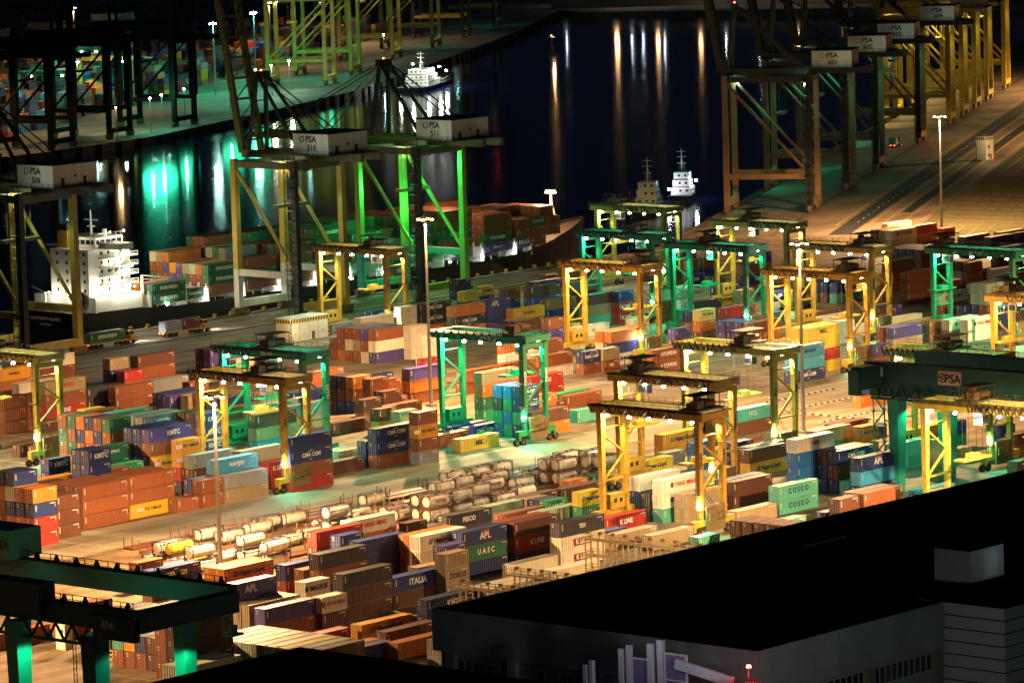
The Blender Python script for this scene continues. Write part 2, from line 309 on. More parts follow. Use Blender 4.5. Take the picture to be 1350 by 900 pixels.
def lettering(txt, mat, size, loc, parent=None, rot=(PI / 2, 0, 0), name='lettering', bold=0.03):
    o = link(name, text_mesh(txt, mat, size, bold), parent, loc)
    o.rotation_euler = rot
    return o
FLATS = [(567.1, 563.0), (580.7, 594.9), (610.8, 586.2), (602.1, 563.0), (648.9, 574.6), (611.1, 594.9), (637.1, 580.4), (583.4, 592.0), (607.1, 592.0), (614.8, 580.4), (635.5, 577.5), (664.2, 589.1), (630.8, 592.0), (562.2, 580.4), (627.0, 586.2), (665.6, 586.2), (562.2, 589.1), (562.3, 577.5), (580.0, 577.5), (664.9, 592.0), (563.8, 594.9), (616.1, 563.0), (615.7, 583.3), (594.0, 594.9), (632.7, 594.9), (604.8, 589.1)]
YARD = """
783.4,738.2,4,r/w/p,222
783.4,740.8,4,p/r/w,000
783.4,743.4,4,r/l/r,000
783.4,746,4,r/w/r,000
783.4,748.7,4,r/r/o,000
783.4,751.3,4,r/r,00
490.6,478.4,4,l/m,00
490.6,481,4,m/m,00
490.6,483.6,4,Y/m,00
490.6,486.2,4,w/m,20
490.6,488.9,4,l/m,20
490.6,491.5,4,m/m,20
490.6,494.1,4,w/m,00
490.6,496.7,4,m/m,00
490.6,499.3,4,w/m,00
988.7,724.5,4,r/r/r,200
988.7,727.2,4,n/n/r,000
988.7,729.8,4,n/n/n,000
988.7,732.4,4,b/b/r,000
988.7,735,4,b/r/r,000
622.3,650.3,4,p:KMTC/r/n/n,2200
622.3,652.9,4,n/n/n/n,0000
622.3,655.5,4,n/k/n/n,0000
628.8,668.8,2,e/r/e/k,2000
628.8,671.4,2,r/n/o/r,0000
628.8,674,2,n/o/R/w,0000
628.8,676.6,2,o/n/r/w,0000
628.8,679.3,2,e/r/e/o,0000
628.8,681.9,2,r/e/r/o,0000
575.3,620.3,4,r/r/r,222
575.3,622.9,4,r/r/r,000
575.3,625.6,4,r/b/r,000
588.5,621.2,4,r/r/y:TAXI,222
588.5,623.8,4,r/r/r,000
588.5,626.5,4,r/b/r,000
883.1,723.9,4,m:CHINA/w/y,200
883.1,726.5,4,m/w/y,000
883.1,729.1,4,m/w/Y,000
817.1,631.8,4,Y:MSC/Y/R/Y,2000
817.1,634.5,4,Y/Y/r/y,0000
556.4,613.4,2,o/n/R/R,2222
556.4,616,2,o/n/o/r,0000
556.4,618.6,2,n/w/n/o/r,20000
556.4,621.2,2,n/o/r/r/r,00000
736.9,748.2,4,p:KMTC/p:KMTC/n,222
736.9,750.8,4,k/k/k,000
807.6,683.7,4,o/n/w:MAERSK,220
807.6,686.3,4,o/w/w,000
929.4,660.7,4,m/m:TS/r,200
929.4,663.3,4,m/m/n,000
682.9,521.5,4,n:CMA CGM/r/n,200
682.9,524.1,4,b/n/n,000
586.8,520.6,4,b/R:K LINE/b,220
586.8,523.2,4,r/b/b,000
567.3,525.6,4,w:HAPAG LLOYD/w/r,200
567.3,528.2,4,o/R/r,000
644,656.9,2,p:KMTC/p:KMTC/p:KMTC/p,2200
644,659.5,2,b/b/p/b,0000
644,662.1,2,b/p/p/b,0000
708,625.3,2,n:CMA CGM/n:CMA CGM/g/n,2200
708,627.9,2,u/g/u/g,0000
708,630.6,2,u/b/g/u,0000
622.2,486.9,2,b/b,00
622.2,489.5,2,b/b,00
622.2,492.1,2,b/b,00
622.2,494.8,2,b/b,00
622.2,497.4,2,b/b,00
485.6,505.1,2,s/s,00
485.6,507.7,2,b/b,00
485.6,510.3,2,n/r,00
485.6,512.9,2,y/r,00
485.6,515.6,2,t/r,00
717.1,683.1,2,o/r/n,000
717.1,685.7,2,k/b/n,000
717.1,688.3,2,k/b/b,000
662.5,724.8,4,l:SHIPPING/r/R:LINE/b,2220
670.9,750.8,4,y:PENDULUM/o/l/r,2000
634.3,664.8,4,s:BLUE SEA/n/n/n,2000
628.5,616.7,4,n/n:CMA CGM/r/R,2222
721.1,647.9,4,l/o/e/g,2000
935.8,744.8,4,p/r/n:KMTC/r,2220
862.2,640.7,4,p/l,22
862.2,643.4,4,r/r,00
1048.9,779.1,4,w:YANG MING/w,20
1048.9,781.7,4,l/l,00
676.8,526.7,4,w:HMM/u/u/u,2220
658,496.5,4,r/r,20
658,499.1,4,r/r,00
536.5,543.4,4,o:HAPAG LLOYD/o,20
536.5,546,4,o/r,20
514.2,515.3,4,l/l,20
514.2,517.9,4,l/l,20
471.3,486.6,4,w/t,20
471.3,489.3,4,w/t,20
545.9,490.9,4,w:K LINE/w,20
545.9,493.5,4,w/w,00
508.5,465.3,4,w/w,00
508.5,467.9,4,w/w,00
495.2,528.2,4,e:CHINA/r,20
495.2,530.8,4,k/r,20
649.2,730,4,r/r/r,222
672.1,743.9,4,w/r/r,200
706,775,4,w/r/r,220
645.2,695.6,4,r/r/r,000
648.9,690,4,t/e/e,000
648.9,682.8,4,s/n/n,000
614.7,630.3,4,s/b/r,200
612.1,621.5,4,c:HANJIN/r/b,200
675.2,684.8,4,p/r/r,200
666,672.8,4,r/l/l,202
673.3,669.6,4,m/l/l,000
661.9,659.1,4,b/l/c,220
675.6,662.6,4,s/l/r,220
623.8,625.6,4,l/R/r,200
799.2,758,4,w/w/w,200
719.9,755.2,4,b/r/r,220
609.2,655.2,4,e:CHINA/e/e,200
828.5,765.1,4,k:CMA CGM/k:CMA CGM/o,200
733.6,681,4,p/o/r,222
660.4,623,4,n:CMA CGM/n:CMA CGM/r,222
870.9,764.4,4,b/p/p,200
841.1,755.8,4,p:APL/p/p,200
828.8,753.6,4,o/k:CMA CGM/o,222
863.2,738.6,4,b/l/t,222
803.9,626.2,4,c:MAERSK/c/n:CMA CGM,222
941.4,694.6,4,r/r/r,222
961.6,715.5,4,r/r/r,200
678.3,512.6,4,n:APL/c/n,220
717.5,574.3,4,t:MOL/r/l:HYUNDAI,220
779.5,588.4,4,y/n:CMA CGM/o,222
638.6,534.6,4,w:CMA CGM/n/n,200
637.9,528.5,4,w:YANG MING/w:YANG MING/t,220
591,513.5,4,k:TEX/w:K LINE/w:K LINE,222
574.2,521.7,4,n:APL/e:UASC/n,222
532.4,511.1,4,k/b/b,222
557.6,531.2,4,n/n/n,220
544.3,528.1,4,k/r/n,220
513.8,520.4,4,p:APL/r/r,200
482.1,502,4,r/r/r,000
475.8,492.8,4,b/b/b/n,2200
564.6,616.1,2,b/b/b,222
564.6,618.7,2,b/b/b,000
595.6,639.9,2,n:KMTC/n/n/r,2200
595.6,642.5,2,n/n/n/r,0000
854.5,681.2,2,p/p,00
854.5,683.8,2,p/p,00
854.5,686.4,2,p/p,00
611.8,618.6,4,s/l,22
705.5,690.9,4,n/n,20
625.6,622.9,4,R:K LINE/R,00
733.1,712.8,4,r/r,20
829.3,783.2,4,n:CMA CGM/n,00
688.1,738.9,4,k/k,22
693,734.8,4,r/r,20
705.3,735.8,4,s/s,20
690.8,717.9,4,n/n,00
689.8,715.3,4,n/n,00
688.1,712.1,4,p/s,20
691.3,709.4,4,l/l,00
587,647.7,4,y/r,00
574.8,628.1,4,r/r/p,000
599.2,645,4,r/r,00
606.3,648.2,4,g:UASC/g,00
726.2,687.9,4,r/r,00
660,625.7,4,n/n,00
798.9,701.9,4,r/r,20
780.1,682.8,4,r/w,20
765,681.3,4,r/b,20
751.4,661,4,R:K LINE/R,20
708.9,622.8,4,b/o:UNIT,22
778.3,691.6,4,w/r,20
751.9,681.3,4,r/r,20
848.6,750.9,4,y:TAXI/r,22
868.6,757.1,4,r/n,20
902.3,777.3,4,s/b,20
827.8,711.6,4,w:T/w:T,20
801.6,666.1,4,r:HYUNDAI/r:HYUNDAI,22
881.4,718.7,4,k/n,20
875.7,703.6,4,R/p,20
854.8,678.4,4,r/o,22
911.7,737,4,n/Y,20
908.8,714.9,4,n:CMA CGM/w,22
966.1,795.7,4,n:CMA CGM/r,20
959.1,782.6,4,r/n,20
933,711.5,4,n/t,22
881.8,638.1,4,w:YANG MING/l,00
883.9,634,4,w:YANG MING/w,22
925.3,672.3,4,w:YANG MING/r:HANJIN,20
1061.4,780.7,4,R/o,00
1044.1,749.4,4,r/r,00
1045.7,741.6,4,k/b,20
1059.2,741.4,4,k/b,00
1048.6,784.3,4,b/b,00
1022.4,722.7,4,l/b,20
690,548.9,4,b/y:HAPAG LLOYD,22
692.7,551.6,4,b/b,00
656.5,515.4,4,t:COSCO/t:COSCO,22
657.2,529,4,n:SINOKOR/n:HANJIN,00
656.4,526.4,4,b/b,22
717.3,553.2,4,l/g,20
710.4,528,4,t/t,22
697.5,577.3,4,y:HAPAG LLOYD/y:HAPAG LLOYD,20
640.2,525.2,4,l/l,22
598.4,547.4,4,k:FESCO/b,20
545.7,511.9,4,n:ITALIA/b,22
584.8,559.1,4,w:YANG MING/o,20
572.7,556,4,R/b,20
544.9,536.8,4,n/r,20
513.1,510.6,4,p/r,22
533.4,493,4,n:KMTC/n,20
494.6,540.2,4,r/r,22
528.3,553.1,4,n:CMA CGM/r,22
605.2,618.4,2,r/r,22
605.2,621,2,n/r,00
615,634.1,2,y:TAXI/y:TAXI/R:K LINE/k,2000
667.9,618.2,2,r/y:TAXI/r/s,2000
866,706.5,2,p/o,00
866,709.1,2,p/o,00
933.8,715.2,2,n/r,00
933.8,717.8,2,n/n,00
990.5,712.3,2,r/w,00
990.5,714.9,2,k/w,00
661.6,728.7,2,r/r/r,000
650.1,698.9,2,Y/r/r,000
781.7,721.1,2,w/w/w,000
713,757.4,2,l/n/k,200
574.6,630.7,2,k/b/b,000
821.9,765.4,2,w:TAI/w:TAI/w,000
793.3,735.6,2,w:TAI/w/w,000
716.5,677.2,2,r/r/b,200
820.6,714.9,2,r/p/r,000
872.8,736,2,n/R:K LINE/R:K LINE,000
906.9,641,2,c/n/n,000
933.8,697.9,2,y:TAXI/r/r,000
704.8,513.4,2,l/l/l,222
633.8,553.5,2,g:UASC,0
633.8,556.1,2,n,0
633.8,558.8,2,l,0
556.1,509.4,2,l/l:COSCO/s,220
820,787.9,4,s,0
646.3,624.8,4,b,2
685.5,631.1,4,r,2
699.2,633.2,4,n:CMA CGM,2
698.4,637.1,4,n,0
685.8,622.7,4,Y:MSC,2
747.1,710.1,4,n,0
714.8,671.4,4,r,0
689.5,663.4,4,b,2
730.4,642.5,4,b,0
747.2,646.1,4,r,2
730.7,628.9,4,t,2
748.2,650.4,4,g,0
877.8,794.3,4,n,0
917.4,804.1,4,n,0
944.6,774.7,4,n:CMA CGM,2
884.8,701,4,c,0
896.5,691.2,4,r,0
888.1,683.7,4,w,0
910.8,682.7,4,p,0
904.7,680,4,b,2
896.7,666.1,4,w,0
883.4,665.4,4,w,2
890.8,657.7,4,l,0
1086.4,808.4,4,w,0
1062.1,783.3,4,R,0
1080.2,762.5,4,l,0
997.9,706.7,4,w,2
966.3,691.1,4,l,0
642.9,514.8,4,l,2
634.2,501.1,4,t,0
736.8,558.7,4,n,0
741.1,566.7,4,b,0
744.5,548.3,4,y,2
676.6,497.3,4,n,0
679.2,499.8,4,c,0
718.8,504.3,4,l,0
679,569.6,4,Y:HAPAG LLOYD,2
623.9,530.9,4,R:K LINE,2
614,511.5,4,l,2
611.3,518,4,l,2
617.7,550.8,4,r,2
621.3,559.6,4,m,2
633.9,561.5,4,b,0
622.8,546.7,4,m,2
577.8,513.3,4,w,2
577.6,503.4,4,w,2
522,497.3,4,y:HAPAG LLOYD,2
519.6,489.5,4,b,2
513.8,481.5,4,o,2
503,484.1,4,p,0
503.2,486.7,4,o,0
507.6,497.8,4,R,0
482.7,542.9,4,r,2
544.1,616.8,4,l,2
646.8,560.9,4,b,2
714.9,777.6,2,r/n,00
707.4,725.3,2,r/p,00
742.2,744.9,2,w/w,00
660.5,633.8,2,l,0
660.5,636.4,2,s,0
713.5,753.2,2,R/l,20
680.7,694.8,2,r:U/r/n,000
622,647.7,2,y:TAXI/r,00
609,666.2,2,n:KMTC/n,20
610.5,657.9,2,n:KMTC/n,00
717.7,674.5,2,b/b,20
696.3,656,2,b/Y,20
695.8,649.6,2,l/n,00
730.3,639.7,2,o:UNIT/r,00
791.1,703.2,2,o/p,00
893,810.8,2,k/n,00
873.1,789.9,2,Y/n,00
882.2,783.3,2,r/n,00
829.7,717.5,2,Y:MSC/w,00
791.8,679,2,n:CMA CGM/r,00
798.1,678.3,2,l/r:TEX,00
846,708.7,2,w/w,00
848.7,711.4,2,Y/Y,00
836.6,687.7,2,p/r,00
851.6,691.9,2,Y:TAXI/o/b,000
931.2,752.4,2,b/r,00
908.6,724.5,2,l/l,00
866.7,660.3,2,w:T/w:T,00
833.6,624.7,2,p/r,00
878.6,641.8,2,r/r,00
988.7,708.3,2,r/r,00
683.1,529.4,2,l/l,00
650.5,496.5,2,b/b,20
696.5,557.9,2,n/n,00
726.6,548.6,2,o:HAPAG/o,20
740.1,536.1,2,n/g,20
733,514.9,2,r/r,00
740.7,524.3,2,n/b,20
638.3,537.3,2,r/n,00
638.2,531.8,2,k/k,00
692.2,564.3,2,u/c,22
632.1,543.5,2,Y:HAPAG LLOYD/g:UASC,20
561.9,515.1,2,p/y/r,000
572.1,549.5,2,n/r,20
534.6,522.1,2,w:MAERSK/r,20
525.7,509.7,2,w:YANG MING/b,22
543.3,530.8,2,r/r,00
532.9,561.1,2,r/r,20
598.5,618.5,2,r,2
720.2,757.8,2,o,0
632.6,700.8,2,b,0
633.1,696.5,2,b:K LINE,2
779.3,718.5,2,R,0
705.5,669.2,2,b/r,20
725.4,679.8,2,r,0
901.9,810.1,2,y:TAXI,0
932.6,812.7,2,r,0
840.8,699.1,2,g,0
947.9,814.1,2,r,0
884.8,641.3,2,l,0
926.6,666,2,n,0
1082.4,784.8,2,R,0
996.8,711.3,2,o:HAPAG,0
970.5,702,2,r,0
993.4,696.1,2,b,0
682.2,518.2,2,t,0
650.8,499.9,2,p,0
725.7,524.5,2,l,0
692.8,572.7,2,s,0
616.9,502.9,2,t,2
613.2,521.8,2,n,0
555.4,515.2,2,l/r,00
600.5,559.9,2,b,2
654.7,566.4,2,o,0
662.3,566.6,2,e,0
"""
SHIPST = """
816,849.3,4,e:EVERGREEN/e:EVERGREEN,22,4.9
816,851.8,4,p/l,00,4.9
816,854.3,4,o/e,00,4.9
816,856.8,4,e,0,4.9
816,859.3,4,p,0,4.9
816,861.8,4,o,0,4.9
816,864.3,4,e,0,4.9
816,866.8,4,p,0,4.9
816,869.3,4,o,0,4.9
829,849.3,2,e:EVERGREEN,0,5
829,851.8,2,w,0,5
829,854.3,2,o,0,5
829,856.8,2,e,0,5
829,859.3,2,w,0,5
829,861.8,2,o,0,5
829,864.3,2,e,0,5
829,866.8,2,w,0,5
829,869.3,2,o,0,5
837,849.3,4,e:EVERGREEN/e:EVERGREEN/r,222,5.2
837,851.8,4,o/r/r,000,5.2
837,854.3,4,m/r/p,000,5.2
837,856.8,4,l/e/s,000,5.2
837,859.3,4,p/p/s,000,5.2
837,861.8,4,y/p/r,000,5.2
837,864.3,4,o/p/r/r,2000,5.2
837,866.8,4,l/r/r/p,0000,5.2
837,869.3,4,w/r/e/b,0000,5.2
851,849.3,4,r/e/r,222,5.3
851,851.8,4,e/p/r,000,5.3
851,854.3,4,b/r/e,000,5.3
851,856.8,4,s/s/r/e,2000,5.3
851,859.3,4,e/r/e/p,0000,5.3
851,861.8,4,m/r/r/r,0000,5.3
851,864.3,4,r/r/r/p/r,20000,5.3
851,866.8,4,r/r/p/r/r,00000,5.3
851,869.3,4,e/r/l/r/e,00000,5.3
865,849.3,4,b/r/e/r,2222,5.3
865,851.8,4,e/r/r/r,0000,5.3
865,854.3,4,b/e/r/e,0000,5.3
865,856.8,4,r/r/p/s,0000,5.3
865,859.3,4,r/r/s/r,0000,5.3
865,861.8,4,e/r/r/b/r,20000,5.3
865,864.3,4,b/r/r/r/r,00000,5.3
865,866.8,4,r/r/r/r/e,00000,5.3
865,869.3,4,r/e/r/s/p,00000,5.3
879,849.3,4,e:EVERGREEN/e/r/s/r,22222,5.3
879,851.8,4,e/r/e/s/e,00000,5.3
879,854.3,4,r/e/e/r/r,00000,5.3
879,856.8,4,e/l/r/p/r,00000,5.3
879,859.3,4,e/r/r/e/l,00000,5.3
879,861.8,4,r/s/p/r/r,00000,5.3
879,864.3,4,e/r/e/r/r,00000,5.3
879,866.8,4,e/p/b/l/r,00000,5.3
879,869.3,4,r/r/r/r/r,00000,5.3
893,849.3,4,e:EVERGREEN/r/r/s,2222,5.4
893,851.8,4,r/b/b/p,0000,5.4
893,854.3,4,e/r/p/e,0000,5.4
893,856.8,4,e/p/r/l/e,00000,5.4
893,859.3,4,r/s/r/r/r,00000,5.4
893,861.8,4,e/p/r/r/r,00000,5.4
893,864.3,4,e/r/s/p/r,00000,5.4
893,866.8,4,r/e/e/p/r,00000,5.4
893,869.3,4,e/r/r/r/r,00000,5.4
907,849.3,2,s/r/e,000,5.4
907,851.8,2,r/r/e/r,0000,5.4
907,854.3,2,e/l/p/e,0000,5.4
907,856.8,2,r/p/r/r,0000,5.4
907,859.3,2,e/r/r/e/p,00000,5.4
907,861.8,2,r/l/p/p/r,00000,5.4
907,864.3,2,e/r/r/r/r,00000,5.4
907,866.8,2,r/r/e/e/r,00000,5.4
907,869.3,2,e/r/r/r/b,00000,5.4
914,849.3,4,p:ITALIA/e:EVERGREEN/r/e,2000,5.4
914,851.8,4,r/r/e/b/s,20000,5.4
914,854.3,4,r/r/p/p/r,00000,5.4
914,856.8,4,b/r/r/e/b,00000,5.4
914,859.3,4,r/r/r/r/p,00000,5.4
914,861.8,4,r/r/e/r/r,00000,5.4
914,864.3,4,b/b/r/r/r,00000,5.4
914,866.8,4,r/p/b/r/r,00000,5.4
914,869.3,4,r/r/r/r/r,00000,5.4
931,849.3,4,r/r/e:EVERGREEN/r/s,22222,5.4
931,851.8,4,b/l/l/e/r,00000,5.4
931,854.3,4,r/l/e/p/r,00000,5.4
931,856.8,4,r/s/e/e/p,00000,5.4
931,859.3,4,b/p/r/r/r,00000,5.4
931,861.8,4,r/r/r/e/r,00000,5.4
931,864.3,4,r/e/r/r/p,00000,5.4
931,866.8,4,b/e/e/l/p,00000,5.4
931,869.3,4,r/p/r/p/r,00000,5.4
948,849.3,4,r/r/e:EVERGREEN/p:SENATOR,2222,5.5
948,851.8,4,r/r/r/r,0000,5.5
948,854.3,4,l/r/p/s,0000,5.5
948,856.8,4,r/r/r/b,0000,5.5
948,859.3,4,r/r/s/p,0000,5.5
948,861.8,4,r/p/r/r,0000,5.5
948,864.3,4,l/s/e/e,0000,5.5
948,866.8,4,r/b/e/s/r,00000,5.5
948,869.3,4,r/s/e/r/r,00000,5.5
962.5,849.3,2,r/r/p:ITALIA,000,5.7
962.5,851.8,2,b/r/p,000,5.7
962.5,854.3,2,r/r/r,000,5.7
962.5,856.8,2,b/e/b/l,0000,5.7
962.5,859.3,2,r/r/r/r,0000,5.7
962.5,861.8,2,b/l/r/r,0000,5.7
962.5,864.3,2,r/e/r/r,0000,5.7
962.5,866.8,2,b/e/e/s,0000,5.7
962.5,869.3,2,r/e/s/b,0000,5.7
969,849.3,2,e:EVERGREEN/r/r,000,5.8
969,851.8,2,l/e/b,000,5.8
969,854.3,2,r/l/r,000,5.8
969,856.8,2,l/l/p,000,5.8
969,859.3,2,r/s/r/r,0000,5.8
969,861.8,2,l/b/r/s,0000,5.8
969,864.3,2,r/p/r/s,0000,5.8
969,866.8,2,l/e/e/r,0000,5.8
975.5,849.3,2,r/r,00,8.2
975.5,851.8,2,r/r/r,000,8.2
975.5,854.3,2,r/r/r,000,8.2
975.5,856.8,2,r/s/r,000,8.2
975.5,859.3,2,r/r/s,000,8.2
975.5,861.8,2,r/s/s,000,8.2
975.5,864.3,2,r/b/r,000,8.2
"""
TANKS = """
576.5,589.6,1,w,d,
576.3,583.8,1,w,d,
564.7,566.6,2,w,d,
552.0,572.2,2,y,d,
551.7,574.7,2,w,d,
551.3,566.1,2,w,d,
552.3,578.1,1,w,d,
552.7,569.5,1,y,d,
560.5,569.4,1,w,r,
562.4,558.4,2,w,d,
585.9,586.0,1,w,r,
591.0,588.6,1,w,d,
597.6,588.1,1,w,r,
584.4,563.8,3,w,d,
596.3,569.7,2,w,d,MAT
622.3,590.3,1,w,d,
578.9,571.4,1,w,d,
586.7,573.1,1,w,r,
615.2,567.0,2,w,r,HOYER
615.5,570.1,2,w,d,
622.4,567.7,2,w,r,
636.2,571.5,2,w,r,HOYER
655.5,587.8,1,w,r,
628.8,568.9,2,w,d,
612.4,572.8,1,w,r,HOYER
644.7,570.8,1,w,d,
653.0,578.5,1,w,d,
630.0,571.5,1,w,r,
635.4,568.0,1,w,r,
662.6,575.5,2,w,r,
662.1,578.3,2,w,r,
669.7,570.6,2,w,d,
669.1,573.3,2,w,r,
661.8,569.4,1,w,d,
687.8,589.6,1,w,d,
682.8,592.3,1,w,r,
640.6,588.6,1,w,r,
647.6,589.8,1,w,d,
651.9,595.8,1,w,r,
658.5,595.1,1,w,r,
664.9,595.1,1,w,r,
661.9,582.4,1,w,d,
546.5,568.9,1,w,r,
553.2,558.5,1,w,d,
596.4,578.3,1,w,r,
590.9,564.4,1,w,d,
613.6,576.7,1,w,r,
629.9,574.3,1,w,d,
"""
# ================================================================ ground, water, quays
def poly(name, pts, z, mat, depth=0.0, kind='structure'):
    me = bpy.data.meshes.new(name)
    n = len(pts)
    v = [(x, y, z) for x, y in pts]
    f = [tuple(range(n))]
    if depth:
        v += [(x, y, z - depth) for x, y in pts]
        f += [(i, n + i, n + (i + 1) % n, (i + 1) % n) for i in range(n)]
    me.from_pydata(v, [], f); me.materials.append(mat); me.update()
    bm = bmesh.new(); bm.from_mesh(me); bmesh.ops.recalc_face_normals(bm, faces=bm.faces)
    if bm.faces: pass
    bm.to_mesh(me); bm.free()
    o = link(name, me); o['kind'] = kind
    return o


def groundmat(name, base, dark, s1=0.02, s2=0.25, stretch=(0.35, 1, 1), rot=0.0, rough=0.75, warm=None):
    m = bpy.data.materials.new(name); m.use_nodes = True
    nt = m.node_tree; N = nt.nodes; Lk = nt.links; b = N['Principled BSDF']
    b.inputs['Roughness'].default_value = rough; b.inputs['Specular IOR Level'].default_value = 0.35
    tc = N.new('ShaderNodeTexCoord'); mp = N.new('ShaderNodeMapping')
    mp.inputs['Rotation'].default_value = (0, 0, rot); mp.inputs['Scale'].default_value = stretch
    Lk.new(tc.outputs['Object'], mp.inputs['Vector'])
    a = N.new('ShaderNodeTexNoise'); a.inputs['Scale'].default_value = s1; a.inputs['Detail'].default_value = 5
    c = N.new('ShaderNodeTexNoise'); c.inputs['Scale'].default_value = s2; c.inputs['Detail'].default_value = 8; c.inputs['Roughness'].default_value = 0.7
    Lk.new(mp.outputs[0], a.inputs['Vector']); Lk.new(mp.outputs[0], c.inputs['Vector'])
    r1 = N.new('ShaderNodeValToRGB'); r1.color_ramp.elements[0].position = 0.35; r1.color_ramp.elements[1].position = 0.68
    r2 = N.new('ShaderNodeValToRGB'); r2.color_ramp.elements[0].position = 0.42; r2.color_ramp.elements[1].position = 0.62
    Lk.new(a.outputs['Fac'], r1.inputs[0]); Lk.new(c.outputs['Fac'], r2.inputs[0])
    x1 = N.new('ShaderNodeMix'); x1.data_type = 'RGBA'
    x1.inputs['A'].default_value = (*base, 1); x1.inputs['B'].default_value = (*(warm or [q * 0.72 for q in base]), 1)
    Lk.new(r1.outputs[0], x1.inputs['Factor'])
    x2 = N.new('ShaderNodeMix'); x2.data_type = 'RGBA'; x2.inputs['B'].default_value = (*dark, 1)
    mu = N.new('ShaderNodeMath'); mu.operation = 'MULTIPLY'; mu.inputs[1].default_value = 0.85
    Lk.new(r2.outputs[0], mu.inputs[0]); Lk.new(mu.outputs[0], x2.inputs['Factor']); Lk.new(x1.outputs['Result'], x2.inputs['A'])
    bt = N.new('ShaderNodeTexBrick'); bt.inputs['Scale'].default_value = 1.0; bt.offset = 0.0
    bt.inputs['Brick Width'].default_value = 6.0; bt.inputs['Row Height'].default_value = 5.0; bt.inputs['Mortar Size'].default_value = 0.07
    bt.inputs['Color1'].default_value = (1, 1, 1, 1); bt.inputs['Color2'].default_value = (.80, .80, .80, 1); bt.inputs['Mortar'].default_value = (.35, .33, .3, 1)
    m3 = N.new('ShaderNodeMapping'); m3.inputs['Rotation'].default_value = (0, 0, rot); Lk.new(tc.outputs['Object'], m3.inputs['Vector']); Lk.new(m3.outputs[0], bt.inputs['Vector'])
    x3 = N.new('ShaderNodeMix'); x3.data_type = 'RGBA'; x3.blend_type = 'MULTIPLY'; x3.inputs['Factor'].default_value = 0.0 if 'grass' in name else .8
    Lk.new(x2.outputs['Result'], x3.inputs['A']); Lk.new(bt.outputs['Color'], x3.inputs['B'])
    Lk.new(x3.outputs['Result'], b.inputs['Base Color'])
    bp = N.new('ShaderNodeBump'); bp.inputs['Strength'].default_value = 0.15
    Lk.new(c.outputs['Fac'], bp.inputs['Height']); Lk.new(bp.outputs[0], b.inputs['Normal'])
    return m


QD = Vector((0.879, 0.477)); QN = Vector((-0.477, 0.879)); QA = rad(28.5)
M_CON = groundmat('yard_concrete', (0.25, 0.185, 0.115), (0.06, 0.042, 0.026))
M_ROAD = groundmat('truck_road_concrete', (0.36, 0.315, 0.225), (0.12, 0.092, 0.06), s1=0.03, s2=0.14, stretch=(0.12, 1, 1))
M_TYARD = groundmat('tank_yard_ground', (0.23, 0.155, 0.08), (0.022, 0.014, 0.008), s1=0.05, s2=0.13, stretch=(0.4, 1, 1))
M_RTC = groundmat('right_apron_concrete', (0.25, 0.18, 0.12), (0.12, 0.085, 0.055), s1=0.01, s2=0.08, stretch=(0.25, 1, 1), rot=-QA)
M_ASP = groundmat('asphalt', (0.035, 0.032, 0.035), (0.018, 0.018, 0.018), s2=0.3)
M_GRASS = groundmat('grass', (0.05, 0.062, 0.012), (0.022, 0.026, 0.007), s1=0.03, s2=0.5, stretch=(1, 1, 1), rough=0.9, warm=(0.07, 0.052, 0.018))
M_FAR = groundmat('far_apron_concrete', (0.32, 0.34, 0.30), (0.15, 0.15, 0.13), s1=0.006, s2=0.05, stretch=(0.2, 1, 1), rot=-QA)
M_QW = newmat('quay_wall_concrete', (0.10, 0.10, 0.10), rough=0.8, grime=0.6, gscale=0.15)
M_KERB = newmat('pale_concrete_kerb', (0.42, 0.36, 0.27), rough=0.8, grime=0.3)
M_YLINE = newmat('yellow_road_paint', (0.55, 0.36, 0.05), rough=0.7, grime=0.5, gscale=0.5)
M_WLINE = newmat('white_road_paint', (0.62, 0.60, 0.54), rough=0.7, grime=0.5, gscale=0.5)

E0 = Vector((1068, 871)); E1 = E0 + QD * 2400
edge = [(250, 845), (1000, 845), (1040, 850), (1052, 862), tuple(E0), tuple(E1)]
ground = poly('ground', edge + [(3600, 1500), (3600, 100), (100, 100), (100, 845)], 0, M_CON, 5)
FQ = [(900, 1290), (1201, 1306), (1273, 1321), (1381, 1367), (1511, 1428), (1721, 1558), (1895, 1668), (2081, 1797)]
poly('far_terminal_ground', FQ + [(2120, 1830), (1900, 2600), (2600, 4600), (200, 4600), (500, 1290)], 0, M_FAR, 5)
shore = [(1990, 1812), (2160, 1700), (2330, 1560), (2700, 1300), (4200, 1900), (4200, 4600), (2300, 4600), (2000, 2400)]
poly('far_shore_ground', [(2092, 1820), (2062, 1760), (2150, 1560), (2420, 1300), (4200, 1500), (4200, 4600), (2300, 4600), (2050, 2300)], 0.4, M_FAR, 5)

wm = bpy.data.materials.new('harbour_water'); wm.use_nodes = True
wb = wm.node_tree.nodes['Principled BSDF']
wb.inputs['Base Color'].default_value = (0.003, 0.010, 0.045, 1)
wb.inputs['Roughness'].default_value = WROUGH
wb.inputs['IOR'].default_value = 1.33
wtc = wm.node_tree.nodes.new('ShaderNodeTexCoord'); wno = wm.node_tree.nodes.new('ShaderNodeTexNoise')
wno.inputs['Scale'].default_value = 0.35; wno.inputs['Detail'].default_value = 3
wbp = wm.node_tree.nodes.new('ShaderNodeBump'); wbp.inputs['Strength'].default_value = 0.12; wbp.inputs['Distance'].default_value = 0.25
wm.node_tree.links.new(wtc.outputs['Object'], wno.inputs['Vector'])
wm.node_tree.links.new(wno.outputs['Fac'], wbp.inputs['Height']); wm.node_tree.links.new(wbp.outputs[0], wb.inputs['Normal'])
poly('harbour_water', [(-3000, 500), (5200, 500), (5200, 6000), (-3000, 6000)], -3.5, wm)


